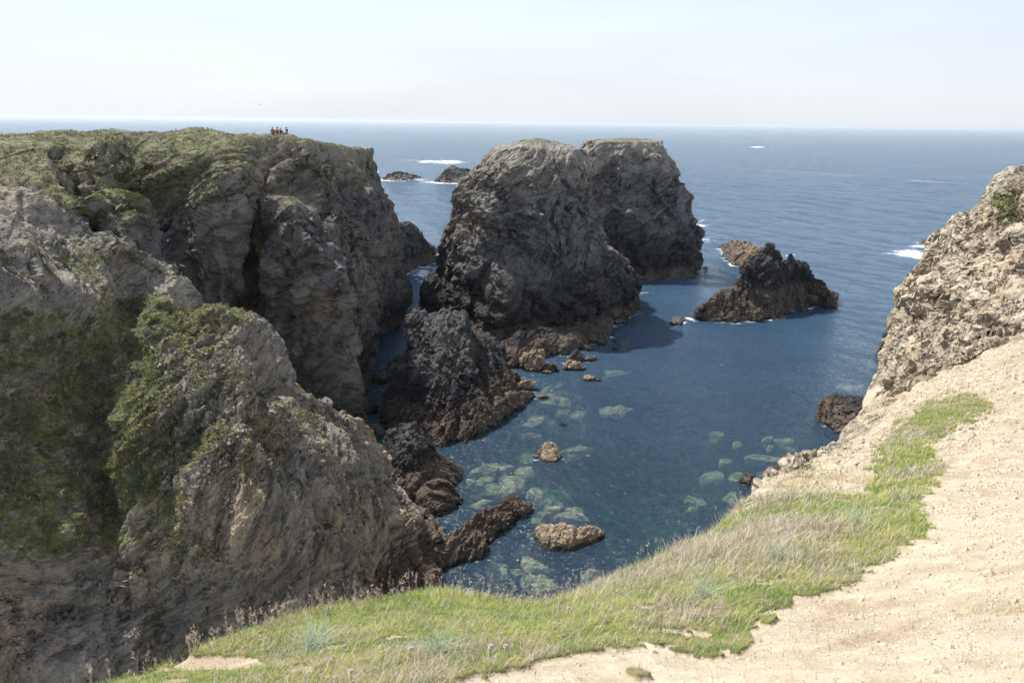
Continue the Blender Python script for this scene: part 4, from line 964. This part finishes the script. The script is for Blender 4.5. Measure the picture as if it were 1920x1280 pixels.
# ================================================================ VEGETATION
def leaf_mat(name, trans=0.35):
    t = NT(name); ca = t.n('ShaderNodeVertexColor', layer_name='Col')
    d = t.n('ShaderNodeBsdfDiffuse'); t.l(ca.outputs[0], d.inputs[0])
    tl = t.n('ShaderNodeBsdfTranslucent'); t.l(ca.outputs[0], tl.inputs[0])
    m = t.n('ShaderNodeMixShader'); m.inputs[0].default_value = trans; t.l(d.outputs[0], m.inputs[1]); t.l(tl.outputs[0], m.inputs[2])
    return t.surf(m.outputs[0])
M_leaf = leaf_mat('leaf'); M_dry = leaf_mat('dry_stalk', .2)
def sample_grid(V, N, wgt, n, rng):
    """points on the grid faces with probability ~ area * weight"""
    A = V[:-1, :-1]; B = V[:-1, 1:]; Cc = V[1:, :-1]
    ar = np.linalg.norm(np.cross(B - A, Cc - A), axis=-1) * wgt[:-1, :-1]
    pr = ar.ravel(); tot = pr.sum(); cum = np.cumsum(pr) / tot
    idx = np.searchsorted(cum, rng.rand(n)); idx = np.clip(idx, 0, len(pr) - 1)
    i, j = np.divmod(idx, ar.shape[1]); a = rng.rand(n, 1); b = rng.rand(n, 1)
    P = V[i, j] + a * (V[i, j + 1] - V[i, j]) + b * (V[i + 1, j] - V[i, j])
    return P, N[i, j], tot
def blades(P, length, width, bend, dirv, colr, rng, segs=3, up=None, lean=0.35):
    """curved tapering blades; returns V, F(quads), C"""
    n = len(P)
    yaw = rng.rand(n) * 6.283 if dirv is None else dirv
    side = np.stack([np.cos(yaw), np.sin(yaw), 0 * yaw], 1); fwd = np.stack([-np.sin(yaw), np.cos(yaw), 0 * yaw], 1)
    U = np.tile([0, 0, 1.0], (n, 1)) if up is None else up
    ln = np.abs(rng.randn(n)) * lean
    Vs, Fs, Cs = [], [], []
    rows = []
    for k in range(segs + 1):
        f = k / segs
        cpt = P + U * (length * (f - .25 * bend * f * f))[:, None] + fwd * (length * (ln * f + bend * f * f))[:, None]
        w = width * (1 - f * .92)
        rows.append((cpt - side * w[:, None] / 2, cpt + side * w[:, None] / 2))
    st = np.stack([x for r_ in rows for x in r_], 1)  # n, 2(segs+1), 3
    V = st.reshape(-1, 3); m = 2 * (segs + 1)
    base = (np.arange(n) * m)[:, None, None]
    q = np.array([[2 * k, 2 * k + 1, 2 * k + 3, 2 * k + 2] for k in range(segs)])[None]
    Fq = (base + q).reshape(-1, 4)
    g = np.repeat(np.linspace(.8, 1.1, segs + 1), 2)[None, :, None]
    Cc = (colr[:, None, :] * g).reshape(-1, 3)
    return V, Fq, Cc
def merge(parts):
    Vs, Fs, Cs = [], [], []; o = 0
    for V, Fq, Cc in parts:
        Vs.append(V); Fs.append(Fq + o); Cs.append(Cc); o += len(V)
    return np.concatenate(Vs), np.concatenate(Fs), np.concatenate(Cs)
def foreground_grass():
    rng = np.random.RandomState(3)
    V, N, tf = GR
    px, py = project(V.reshape(-1, 3)); px = px.reshape(tf.shape); py = py.reshape(tf.shape)
    vis = (px > 150) & (px < 2000) & (py < 1330) & (V[..., 1] > 1)
    dens = 1.0 / np.clip(V[..., 1] / 3.0, 1, 4) ** 1.6
    w = (tf + .22 * np.exp(-((px - 1540) / 90) ** 2 - ((py - 895) / 35) ** 2) + .05 * np.exp(-((py - 1150) / 120) ** 2)) * vis * dens
    P, Nn, tot = sample_grid(V, N, w, 170000, rng)
    y = P[:, 1]
    n1 = vnoise(P / .35, 301); n2 = vnoise(P / .8, 302); n3 = vnoise(P / .15, 303)
    ppx, ppy = project(P)
    sc = np.clip(y / 3, 1, 3.2)
    # fresh green turf, dry mauve-brown stems and blue-green dune grass in drifts
    dryness = n2 * .8 + n3 * .3 + .65 * np.exp(-(((ppx - 1500) / 190) ** 2 + ((ppy - 1010) / 75) ** 2)) + .4 * np.exp(-(((ppx - 1650) / 90) ** 2 + ((ppy - 860) / 60) ** 2)) + .9 * np.exp(-(((ppx - 1270) / 90) ** 2 + ((ppy - 1150) / 18) ** 2)) + .5 * np.exp(-(((ppx - 430) / 110) ** 2 + ((ppy - 1215) / 28) ** 2)) - .35
    dry = rng.rand(len(P)) < .12 + .72 / (1 + np.exp(-5 * dryness))
    g = np.array([0.29, 0.45, 0.08]); y_ = np.array([0.52, 0.53, 0.17]); dk = np.array([0.12, 0.23, 0.07])
    r1 = rng.rand(len(P), 1); mixn = np.clip(.5 + n1 * .8, 0, 1)[:, None]
    cg = g * (1 - mixn) + y_ * mixn; cg = np.where(n3[:, None] > .25, cg * .55 + dk * .45, cg)
    cd = np.array([0.62, 0.53, 0.44]) * (.55 + .8 * r1)
    cr = np.where(dry[:, None], cd, cg * (.7 + .6 * r1))
    L = np.where(dry, rng.uniform(.018, .055, len(P)), rng.uniform(.013, .040, len(P))) * np.clip(sc, 1, 2) * (1 + .5 * np.clip(n1, -.5, 1))
    Wd = rng.uniform(.0022, .0042, len(P)) * sc
    bl_ = blades(P - Nn * .004, L, Wd, rng.rand(len(P)) * .7, None, cr, rng, 2)
    o = raw_mesh('grass', bl_[0], bl_[1], M_leaf, attrs={'Col': bl_[2]}, smooth=False)
    tag(o, 'short bright green turf mixed with dry mauve stems along the cliff edge', 'grass', kind='stuff')
    # flowers
    heads = [(908, 1123, 3.9), (1066, 1153, 3.4), (920, 1229, 2.75), (948, 1229, 2.75), (1202, 1120, 4.2), (1380, 1084, 4.1), (660, 1277, 2.5), (1505, 1020, 5.0), (770, 1233, 2.8)]
    t = NT('thrift_petal'); t.surf(t.princ((0.85, 0.68, 0.75), .8, .1)); M_pet = t.m
    t = NT('flower_stem'); t.surf(t.princ((0.10, 0.16, 0.05), .8, .1)); M_stem = t.m
    labs = ['pink thrift flower on the grass rim, left of centre against the dark water', 'pink thrift flower in the green turf just below the water edge', 'brightest pink thrift flower in the lower turf, left one of a pair', 'pink thrift flower in the lower turf, right one of a pair', 'pink thrift flower near the bluish grass tuft on the upper turf',
            'pale pink thrift flower beside the mauve dry patch', 'pink thrift flower at the very bottom edge of the picture', 'whitish pink thrift flower high on the turf towards the path', 'faint pink thrift flower low in the left turf']
    for i, (fx, fy, yy) in enumerate(heads):
        d = np.abs(px - fx) + np.abs(py - fy) + 1000 * (V[..., 1] < 1)
        k = np.unravel_index(np.argmin(d), d.shape); b0 = V[k]
        e = bpy.data.objects.new('flower', None); e.location = b0; col.objects.link(e)
        tag(e, labs[i], 'flower', 'pink thrift flowers in the cliff turf')
        hgt = .045
        sv, sf, sc2 = blades(np.array([b0, b0]), np.array([hgt, hgt]), np.array([.004, .004]), np.array([.05, .05]), np.array([0., 1.57]), np.ones((2, 3)), rng, 2, lean=0)
        raw_mesh('stem', sv - b0, sf, M_stem, parent=e)
        # head: a ball of small petals
        nP = 60; D = rng.normal(size=(nP, 3)); D[:, 2] = np.abs(D[:, 2]); D /= np.linalg.norm(D, axis=1)[:, None]
        c0 = np.array([0, 0, hgt]); a_ = np.cross(D, [0.3, .5, 1]); a_ /= np.linalg.norm(a_, axis=1)[:, None]; b_ = np.cross(D, a_)
        rad = .009; s5 = .0045
        q = np.stack([c0 + D * rad * .5 - a_ * s5 * .6, c0 + D * rad * .5 + a_ * s5 * .6, c0 + D * rad * 1.15 + a_ * s5, c0 + D * rad * 1.15 - a_ * s5], 1).reshape(-1, 3)
        raw_mesh('flower_head', q, np.arange(nP * 4).reshape(-1, 4), M_pet, parent=e, smooth=False)
    # tall dry stalks on the rim
    tips = []
    for a, b, n in ((120, 300, 14), (330, 450, 34), (450, 640, 90), (640, 760, 50), (760, 930, 50), (930, 1100, 80), (1150, 1420, 40)):
        tips += list(rng.uniform(a, b, n))
    tips = np.array(tips); E = []
    rimrow = int(np.argmax((V[:, 500, 1])[: int(V.shape[0] * .9)] ))
    for xx in tips:
        cc = np.argmin(np.abs(px - xx) + 1e4 * (tf < .5) + 2.0 * np.abs(py - (py[(np.abs(px - xx) < 12) & (tf > .5) & (py < 1300)].min() if ((np.abs(px - xx) < 12) & (tf > .5)).any() else 1200) - rng.uniform(0, 16)), axis=None)
        E.append(V[np.unravel_index(cc, px.shape)])
    E = np.array(E); n = len(E)
    L = rng.uniform(.06, .24, n) ** 1.15 * np.clip(E[:, 1] / 4, .8, 1.4); wd = rng.uniform(.003, .0055, n)
    cd = np.array([0.50, 0.41, 0.33]) * rng.uniform(.6, 1.2, (n, 1))
    parts = [blades(E, L, wd, rng.rand(n) * .35, None, cd, rng, 4, lean=.15)]
    # seed heads
    for k in range(8):
        f = rng.uniform(.7, 1.02, n)
        parts.append(blades(E + np.array([0, 0, 1]) * (L * f)[:, None] + rng.normal(size=(n, 3)) * .004, rng.uniform(.007, .016, n), np.full(n, .006), rng.rand(n) * .3, None, cd * 1.15, rng, 2, lean=.5))
    v, f_, c2 = merge(parts)
    o = raw_mesh('dry_grass', v, f_, M_dry, attrs={'Col': c2}, smooth=False)
    tag(o, 'tall dry brown seed stalks standing along the rim of the turf', 'dry grass', kind='stuff')
    # blue green dune grass tufts
    tufts = [(690, 1195, 3.3, 'left of centre at the rim'), (590, 1215, 3.1, 'furthest left on the turf rim'), (1320, 1120, 3.9, 'beside the mauve dry patch'), (1460, 1045, 4.8, 'in the middle of the wide turf'), (1610, 985, 5.5, 'closest to the path'), (1560, 925, 6.5, 'uppermost on the turf'), (820, 1225, 3.0, 'low in the turf above the sand')]
    for i, (fx, fy, yy, wl) in enumerate(tufts):
        d = np.abs(px - fx) + np.abs(py - fy) + 1000 * (V[..., 1] < 1)
        b0 = V[np.unravel_index(np.argmin(d), d.shape)]
        n = 110; ang = rng.rand(n) * 6.28; rd = np.sqrt(rng.rand(n)) * .05
        P = b0 + np.stack([np.cos(ang) * rd, np.sin(ang) * rd, 0 * rd], 1)
        v, f_, c2 = blades(P, rng.uniform(.06, .15, n) * (1 + (b0[1] - 3) * .12), rng.uniform(.0025, .004, n), rng.uniform(.3, 1.4, n), None, np.array([0.36, 0.44, 0.33]) * rng.uniform(.7, 1.2, (n, 1)), rng, 5, lean=.5)
        o = raw_mesh('grass_tuft', v, f_, M_leaf, origin=b0, attrs={'Col': c2}, smooth=False)
        tag(o, 'arching blue green dune grass tuft ' + wl, 'grass tuft', 'dune grass tufts')
    # stones on the path
    tR = NT('path_stone'); tp_ = tR.pos(); tR.surf(tR.princ(tR.mix(tR.noise(tp_, 9, 3), (0.22, 0.16, 0.10), (0.66, 0.58, 0.46)), .9, .2, tR.bump(tR.noise(tp_, 120, 4), .6, .004)))
    vis2 = (px > 850) & (px < 1960) & (py < 1320) & (V[..., 1] > .9)
    P, Nn, tot = sample_grid(V, N, (1 - tf) * vis2 / np.clip(V[..., 1] / 2.5, 1, 5) ** 1.2 * (.25 + np.clip(fbm(V.reshape(-1, 3) / .9, 3, 77).reshape(tf.shape) + .35 + (px - 1500) / 700, 0, 1.4)), 26000, rng)
    n = len(P); sz = rng.gamma(1.6, .0022, n) * np.clip(P[:, 1] / 2.2, 1, 5) + .0015
    sz = np.where(rng.rand(n) < .008, sz * 2.5 + .006, sz)
    base8 = np.array([[1, 0, 0], [.3, .95, 0], [-.8, .6, 0], [-.8, -.6, 0], [.3, -.95, 0], [.2, .1, .75]])
    yaw = rng.rand(n) * 6.28; cs, sn = np.cos(yaw), np.sin(yaw)
    B = base8[None] * rng.uniform(.6, 1.2, (n, 6, 3)); B = B * sz[:, None, None]
    x_ = B[..., 0] * cs[:, None] - B[..., 1] * sn[:, None]; y2 = (B[..., 0] * sn[:, None] + B[..., 1] * cs[:, None]) * .8
    Vv = np.stack([x_, y2, B[..., 2] - .0005], -1) + P[:, None]
    fq = np.array([[0, 1, 5], [1, 2, 5], [2, 3, 5], [3, 4, 5], [4, 0, 5]])
    Fq = (np.arange(n)[:, None, None] * 6 + fq[None]).reshape(-1, 3)
    o = raw_mesh('gravel', Vv.reshape(-1, 3), Fq, tR.m, smooth=False)
    tag(o, 'loose pale gravel and chips scattered over the sandy path', 'gravel', kind='stuff')
foreground_grass()
print('grass', time.time() - T0)

def scrub(V, N, vm, n, size, name, label, seed, greens, ymax=200, zoff=.0):
    rng = np.random.RandomState(seed)
    clump = vm ** 2
    P, Nn, tot = sample_grid(V, N, clump, n, rng)
    cl = fbm(P / .9, 3, seed); keep = cl > -.06
    P, Nn, cl = P[keep], Nn[keep], cl[keep]
    n = len(P)
    up = Nn * .6 + np.array([0, 0, .7]); up /= np.linalg.norm(up, axis=1)[:, None]
    P = P + up * (np.clip(cl, 0, 1) * size * 2.2 * rng.rand(n))[:, None]
    g = np.array(greens); k = vnoise(P / 1.1, seed + 5) * .45 + vnoise(P / .4, seed + 6) * .3 + .5 + rng.normal(size=n) * .12
    k = np.clip(k * (len(g) - 1), 0, len(g) - 1.001); i = k.astype(int); f = (k - i)[:, None]
    c = (g[i] * (1 - f) + g[i + 1] * f) * rng.uniform(.6, 1.3, (n, 1))
    sz = size * rng.uniform(.5, 1.3, n)
    v, f_, c2 = blades(P, sz, sz * .55, rng.rand(n), None, c, rng, 1, up=up, lean=.9)
    o = raw_mesh(name, v, f_, M_leaf, attrs={'Col': c2}, smooth=False)
    tag(o, label, 'scrub', kind='stuff')
V, N, vm, px, py = NR
scrub(V, N, vm * (py < 1140) * (px > -60) * np.clip(1.1 - .5 * np.exp(-(((px - 330) / 150) ** 2 + ((py - 700) / 200) ** 2)), .1, 1), 170000, .105, 'scrub', 'low green and rusty scrub covering the slope and ledges of the near ridge', 401,
      [(0.12, 0.14, 0.10), (0.13, 0.15, 0.07), (0.34, 0.36, 0.11), (0.24, 0.19, 0.11), (0.12, 0.15, 0.08), (0.24, 0.25, 0.10)])
V, N, vm = HL
scrub(V, N, vm * (V[..., 1] < 150), 120000, .19, 'heath', 'olive heath and moss on top of the long left cliff and down its gully', 402,
      [(0.09, 0.10, 0.045), (0.19, 0.18, 0.07), (0.20, 0.15, 0.09), (0.10, 0.11, 0.05)])
V, N, vm = RC
scrub(V, N, np.clip(vm - .2, 0, 1), 12000, .10, 'scrub', 'sparse green tufts on the pale right cliff', 403, [(0.12, 0.15, 0.05), (0.22, 0.24, 0.07), (0.25, 0.2, 0.12)])
print('scrub', time.time() - T0)

# ================================================================ PEOPLE
def flat(name, c, rough=.8, spec=.2):
    t = NT(name); return t.surf(t.princ(c, rough, spec))
def skin_mesh(name, pts, edges, radii, mat, parent, root=0, sub=1):
    me = bpy.data.meshes.new(name); me.from_pydata(pts, edges, []); me.update()
    o = bpy.data.objects.new(name, me); col.objects.link(o); o.parent = parent
    me.materials.append(mat)
    m = o.modifiers.new('skin', 'SKIN'); m.use_smooth_shade = True
    for i, r_ in enumerate(radii):
        v = me.skin_vertices[0].data[i]; v.radius = (r_, r_) if not isinstance(r_, tuple) else r_
        v.use_root = (i == root)
    s = o.modifiers.new('sub', 'SUBSURF'); s.levels = sub; s.render_levels = sub
    return o
def ball(name, c, r, mat, parent, sq=(1, 1, 1)):
    bm = bmesh.new(); bmesh.ops.create_icosphere(bm, subdivisions=3, radius=1.0)
    for v in bm.verts:
        v.co = Vector((c[0] + v.co.x * r * sq[0], c[1] + v.co.y * r * sq[1], c[2] + v.co.z * r * sq[2]))
    me = bpy.data.meshes.new(name); bm.to_mesh(me); bm.free(); me.materials.append(mat)
    for p_ in me.polygons: p_.use_smooth = True
    o = bpy.data.objects.new(name, me); o.parent = parent; col.objects.link(o); return o
M_skin = flat('skin', (0.50, 0.30, 0.21), .6, .3)
def sitter(loc, yaw, top, legs, hairc, label, scale=1.0, knees=.42):
    e = bpy.data.objects.new('person', None); e.location = loc; e.rotation_euler = (0, 0, yaw); e.scale = (scale,) * 3; col.objects.link(e)
    tag(e, label, 'person', 'people sitting on the left cliff top')
    # facing -Y, seated on the ground with knees up
    pts = [(0, 0, .10), (0, .02, .32), (0, .0, .52), (0, -.02, .60), (0, -.04, .70), (0, -.05, .80),
           (-.17, 0, .50), (-.24, -.10, .30), (-.12, -.30, .26), (-.07, -.38, .27), (.17, 0, .50), (.24, -.10, .30), (.12, -.30, .26), (.07, -.38, .27),
           (-.10, -.05, .10), (-.13, -.36, knees), (-.12, -.58, .08), (-.13, -.72, .05), (.10, -.05, .10), (.13, -.36, knees), (.12, -.58, .08), (.13, -.72, .05), (0, -.055, .74)]
    ed = [(0, 1), (1, 2), (2, 3), (3, 4), (4, 22), (22, 5), (2, 6), (6, 7), (7, 8), (8, 9), (2, 10), (10, 11), (11, 12), (12, 13), (0, 14), (14, 15), (15, 16), (16, 17), (0, 18), (18, 19), (19, 20), (20, 21)]
    rd = [.13, .12, .12, .05, .075, .055, .06, .045, .035, .03, .06, .045, .035, .03, .085, .06, .045, .035, .085, .06, .045, .035, .09]
    skin_mesh('body', pts, ed, rd, M_skin, e)
    jp = [pts[0], pts[1], pts[2], pts[3], pts[6], pts[7], pts[8], pts[10], pts[11], pts[12]]
    skin_mesh('jacket', jp, [(0, 1), (1, 2), (2, 3), (2, 4), (4, 5), (5, 6), (2, 7), (7, 8), (8, 9)], [.15, .145, .14, .065, .075, .06, .048, .075, .06, .048], top, e)
    tp = [pts[0], pts[14], pts[15], pts[16], pts[18], pts[19], pts[20]]
    skin_mesh('trousers', tp, [(0, 1), (1, 2), (2, 3), (0, 4), (4, 5), (5, 6)], [.145, .10, .072, .055, .10, .072, .055], legs, e)
    ball('hair', (0, -.02, .765), .098, hairc, e, (1, 1.0, 1.08))
    for s in (-1, 1):
        ball('shoe', (s * .128, -.68, .05), .06, M_shoe, e, (.8, 1.9, .8))
    return e
M_shoe = flat('shoe', (0.03, 0.03, 0.03))
M_red = flat('red_jacket', (0.25, 0.04, 0.035)); M_org = flat('orange_jacket', (0.50, 0.24, 0.06)); M_navy = flat('navy_cloth', (0.02, 0.03, 0.07)); M_jean = flat('jeans', (0.06, 0.07, 0.12)); M_lt = flat('light_cloth', (0.6, 0.62, 0.6)); M_brn = flat('brown_cloth', (0.25, 0.13, 0.10))
M_hair = flat('dark_hair', (0.02, 0.015, 0.012), .6); M_hairb = flat('brown_hair', (0.10, 0.05, 0.03), .6)
VH = HL[0]; hpx, hpy = project(VH.reshape(-1, 3)); HP = VH.reshape(-1, 3)
def stand_on(px_, y_lo, y_hi):
    m = (np.abs(hpx - px_) < 2.5) & (HP[:, 1] > y_lo) & (HP[:, 1] < y_hi)
    Q = HP[m]; yy = hpy[m]; k = np.argmin(yy); return Q[k]
for (px_, yaw, tp_, lg, hr, lab, sc_) in [
    (510, .5, M_red, M_brn, M_hairb, 'person in dark red jacket sitting with knees up, leftmost of the group', 1.12),
    (521.5, -.1, M_org, M_red, M_hair, 'person with black hair in an orange yellow top sitting in the middle of the group', 1.18),
    (527, .9, M_navy, M_navy, M_hairb, 'person in navy leaning close on the right of the one in orange', .92),
    (540, -.4, M_navy, M_lt, M_hair, 'person in navy top and light trousers, rightmost of the sitting group', 1.12)]:
    p0 = stand_on(px_, 96, 118)
    sitter(p0 - np.array([0, 0, .03]), yaw, tp_, lg, hr, lab, sc_)
pb = stand_on(533.5, 96, 118)
e = bpy.data.objects.new('backpack', None); e.location = pb; col.objects.link(e); tag(e, 'pale backpack set on the grass between the sitting people', 'backpack')
ball('bag_body', (0, 0, .16), .18, M_lt, e, (1, .7, 1)); ball('bag_pocket', (0, -.12, .12), .10, M_navy, e, (1, .6, .9))

# ================================================================ BOATS AND BIRDS
def hull_mesh(name, L, Bm, Hh, mat, parent):
    n = 14; m = 8; V = []
    for i in range(n):
        f = i / (n - 1); w = Bm / 2 * (1 - max(0, (f - .45) / .55) ** 2.2); keel = -.25 * (1 - .6 * f ** 3); dk = Hh * (1 + .35 * f * f)
        for j in range(m):
            a = j / (m - 1) * math.pi
            V.append((L * (f - .5), -math.cos(a) * w, dk + (keel - dk) * math.sin(a) ** .8))
    V = np.array(V); Fq = grid_faces(n, m)
    deck = np.array([[i * m, (i + 1) * m, (i + 1) * m + m - 1, i * m + m - 1] for i in range(n - 1)])
    tr = np.array([[0, 1, m - 2, m - 1], [1, 2, m - 3, m - 2], [2, 3, m - 4, m - 3]])
    return raw_mesh(name, V, np.concatenate([Fq, deck, tr]), mat, parent=parent, smooth=False)
def box(name, c, s, mat, parent, bev=.04):
    bm = bmesh.new(); bmesh.ops.create_cube(bm, size=1)
    for v in bm.verts: v.co = Vector((c[0] + v.co.x * s[0], c[1] + v.co.y * s[1], c[2] + v.co.z * s[2]))
    bmesh.ops.bevel(bm, geom=list(bm.edges), offset=bev, segments=2, affect='EDGES', clamp_overlap=True)
    me = bpy.data.meshes.new(name); bm.to_mesh(me); bm.free(); me.materials.append(mat)
    o = bpy.data.objects.new(name, me); o.parent = parent; col.objects.link(o); return o
M_white = flat('white_paint', (0.8, 0.8, 0.8), .4, .5); M_blk = flat('dark_glass', (0.02, 0.025, 0.03), .2, .5)
def boat(px_, py_, yaw, L, label, cab=True):
    p0 = G(px_, py_, 0.1); e = bpy.data.objects.new('motorboat', None); e.location = p0; e.rotation_euler = (0, 0, yaw); col.objects.link(e)
    tag(e, label, 'boat')
    hull_mesh('hull', L, L * .36, L * .13, M_white, e)
    box('cabin', (L * .02, 0, L * .24), (L * .34, L * .26, L * .20), M_white, e, .06)
    box('window', (L * .02, 0, L * .27), (L * .345, L * .265, L * .07), M_blk, e, .01)
    box('outboard_motor', (-L * .52, 0, L * .12), (L * .08, L * .07, L * .2), M_blk, e, .03)
    return e
boat(827, 300, R(70), 5.5, 'small white motorboat beyond the far reefs, above a white patch of surf')
boat(1438, 276, R(5), 7.0, 'tiny white motorboat far out near the horizon on the right, trailing a short wake')
def bird(P, yaw, roll, span, matb, label):
    e = bpy.data.objects.new('gull', None); e.location = P; e.rotation_euler = (roll, R(10), yaw); col.objects.link(e); tag(e, label, 'gull')
    s = span / 2
    n = 14; rr_ = [0.02, .05, .07, .085, .09, .088, .08, .07, .055, .05, .05, .045, .03, .008]; xs = np.linspace(-.32, .30, n)
    V = []
    for i in range(n):
        for j in range(12):
            a = j / 12 * 6.283; V.append((xs[i] * span, math.cos(a) * rr_[i] * span * .7, math.sin(a) * rr_[i] * span * .6))
    V = np.array(V); raw_mesh('body', V, grid_faces(n, 12, True), matb, parent=e)
    for sg in (-1, 1):
        ctrl = [(0, .13, 0, .02), (.25, .14, .08, .016), (.5, .12, .11, .012), (.75, .085, .07, .008), (1.0, .02, .0, .003)]
        Vw = []
        for f, ch, up, th in ctrl:
            back = -.12 * f * f
            for (cx, cz) in ((.5, 0), (.2, 1), (-.5, 0.2), (.2, -.6)):
                Vw.append(((cx * ch * 2 + back) * span * .6, sg * f * s, up * span * .6 + cz * th * span))
        raw_mesh('wing', np.array(Vw), grid_faces(5, 4, True), matb, parent=e, smooth=True)
    return e
M_gull = flat('gull_feather', (0.75, 0.76, 0.78), .8, .2); M_bird = flat('dark_feather', (0.12, 0.12, 0.13), .8)
bird(W(1015, 402, 92), R(160), R(28), .95, M_gull, 'white gull gliding in front of the big grey stack')
bird(W(489, 197, 260), R(60), R(5), 1.2, M_bird, 'distant dark gull in the pale sky above the left cliff')

# ================================================================ HAZE
def haze():
    t = NT('haze_air'); vn = t.n('ShaderNodeVolumePrincipled')
    vn.inputs['Color'].default_value = (0.80, 0.89, 1.0, 1); vn.inputs['Density'].default_value = 3.5e-5
    vn.inputs['Anisotropy'].default_value = 0.3
    t.l(vn.outputs[0], t.out.inputs[1])
    x0, x1, y0, y1, z0, z1 = -47000, 47000, -60, 47500, -31, 60
    V = np.array([(x, y, z) for x in (x0, x1) for y in (y0, y1) for z in (z0, z1)], float)
    Fq = np.array([[0, 1, 3, 2], [4, 6, 7, 5], [0, 4, 5, 1], [2, 3, 7, 6], [0, 2, 6, 4], [1, 5, 7, 3]])
    tag(raw_mesh('haze', V, Fq, t.m, smooth=False), kind='stuff')
haze()
print('done', time.time() - T0)
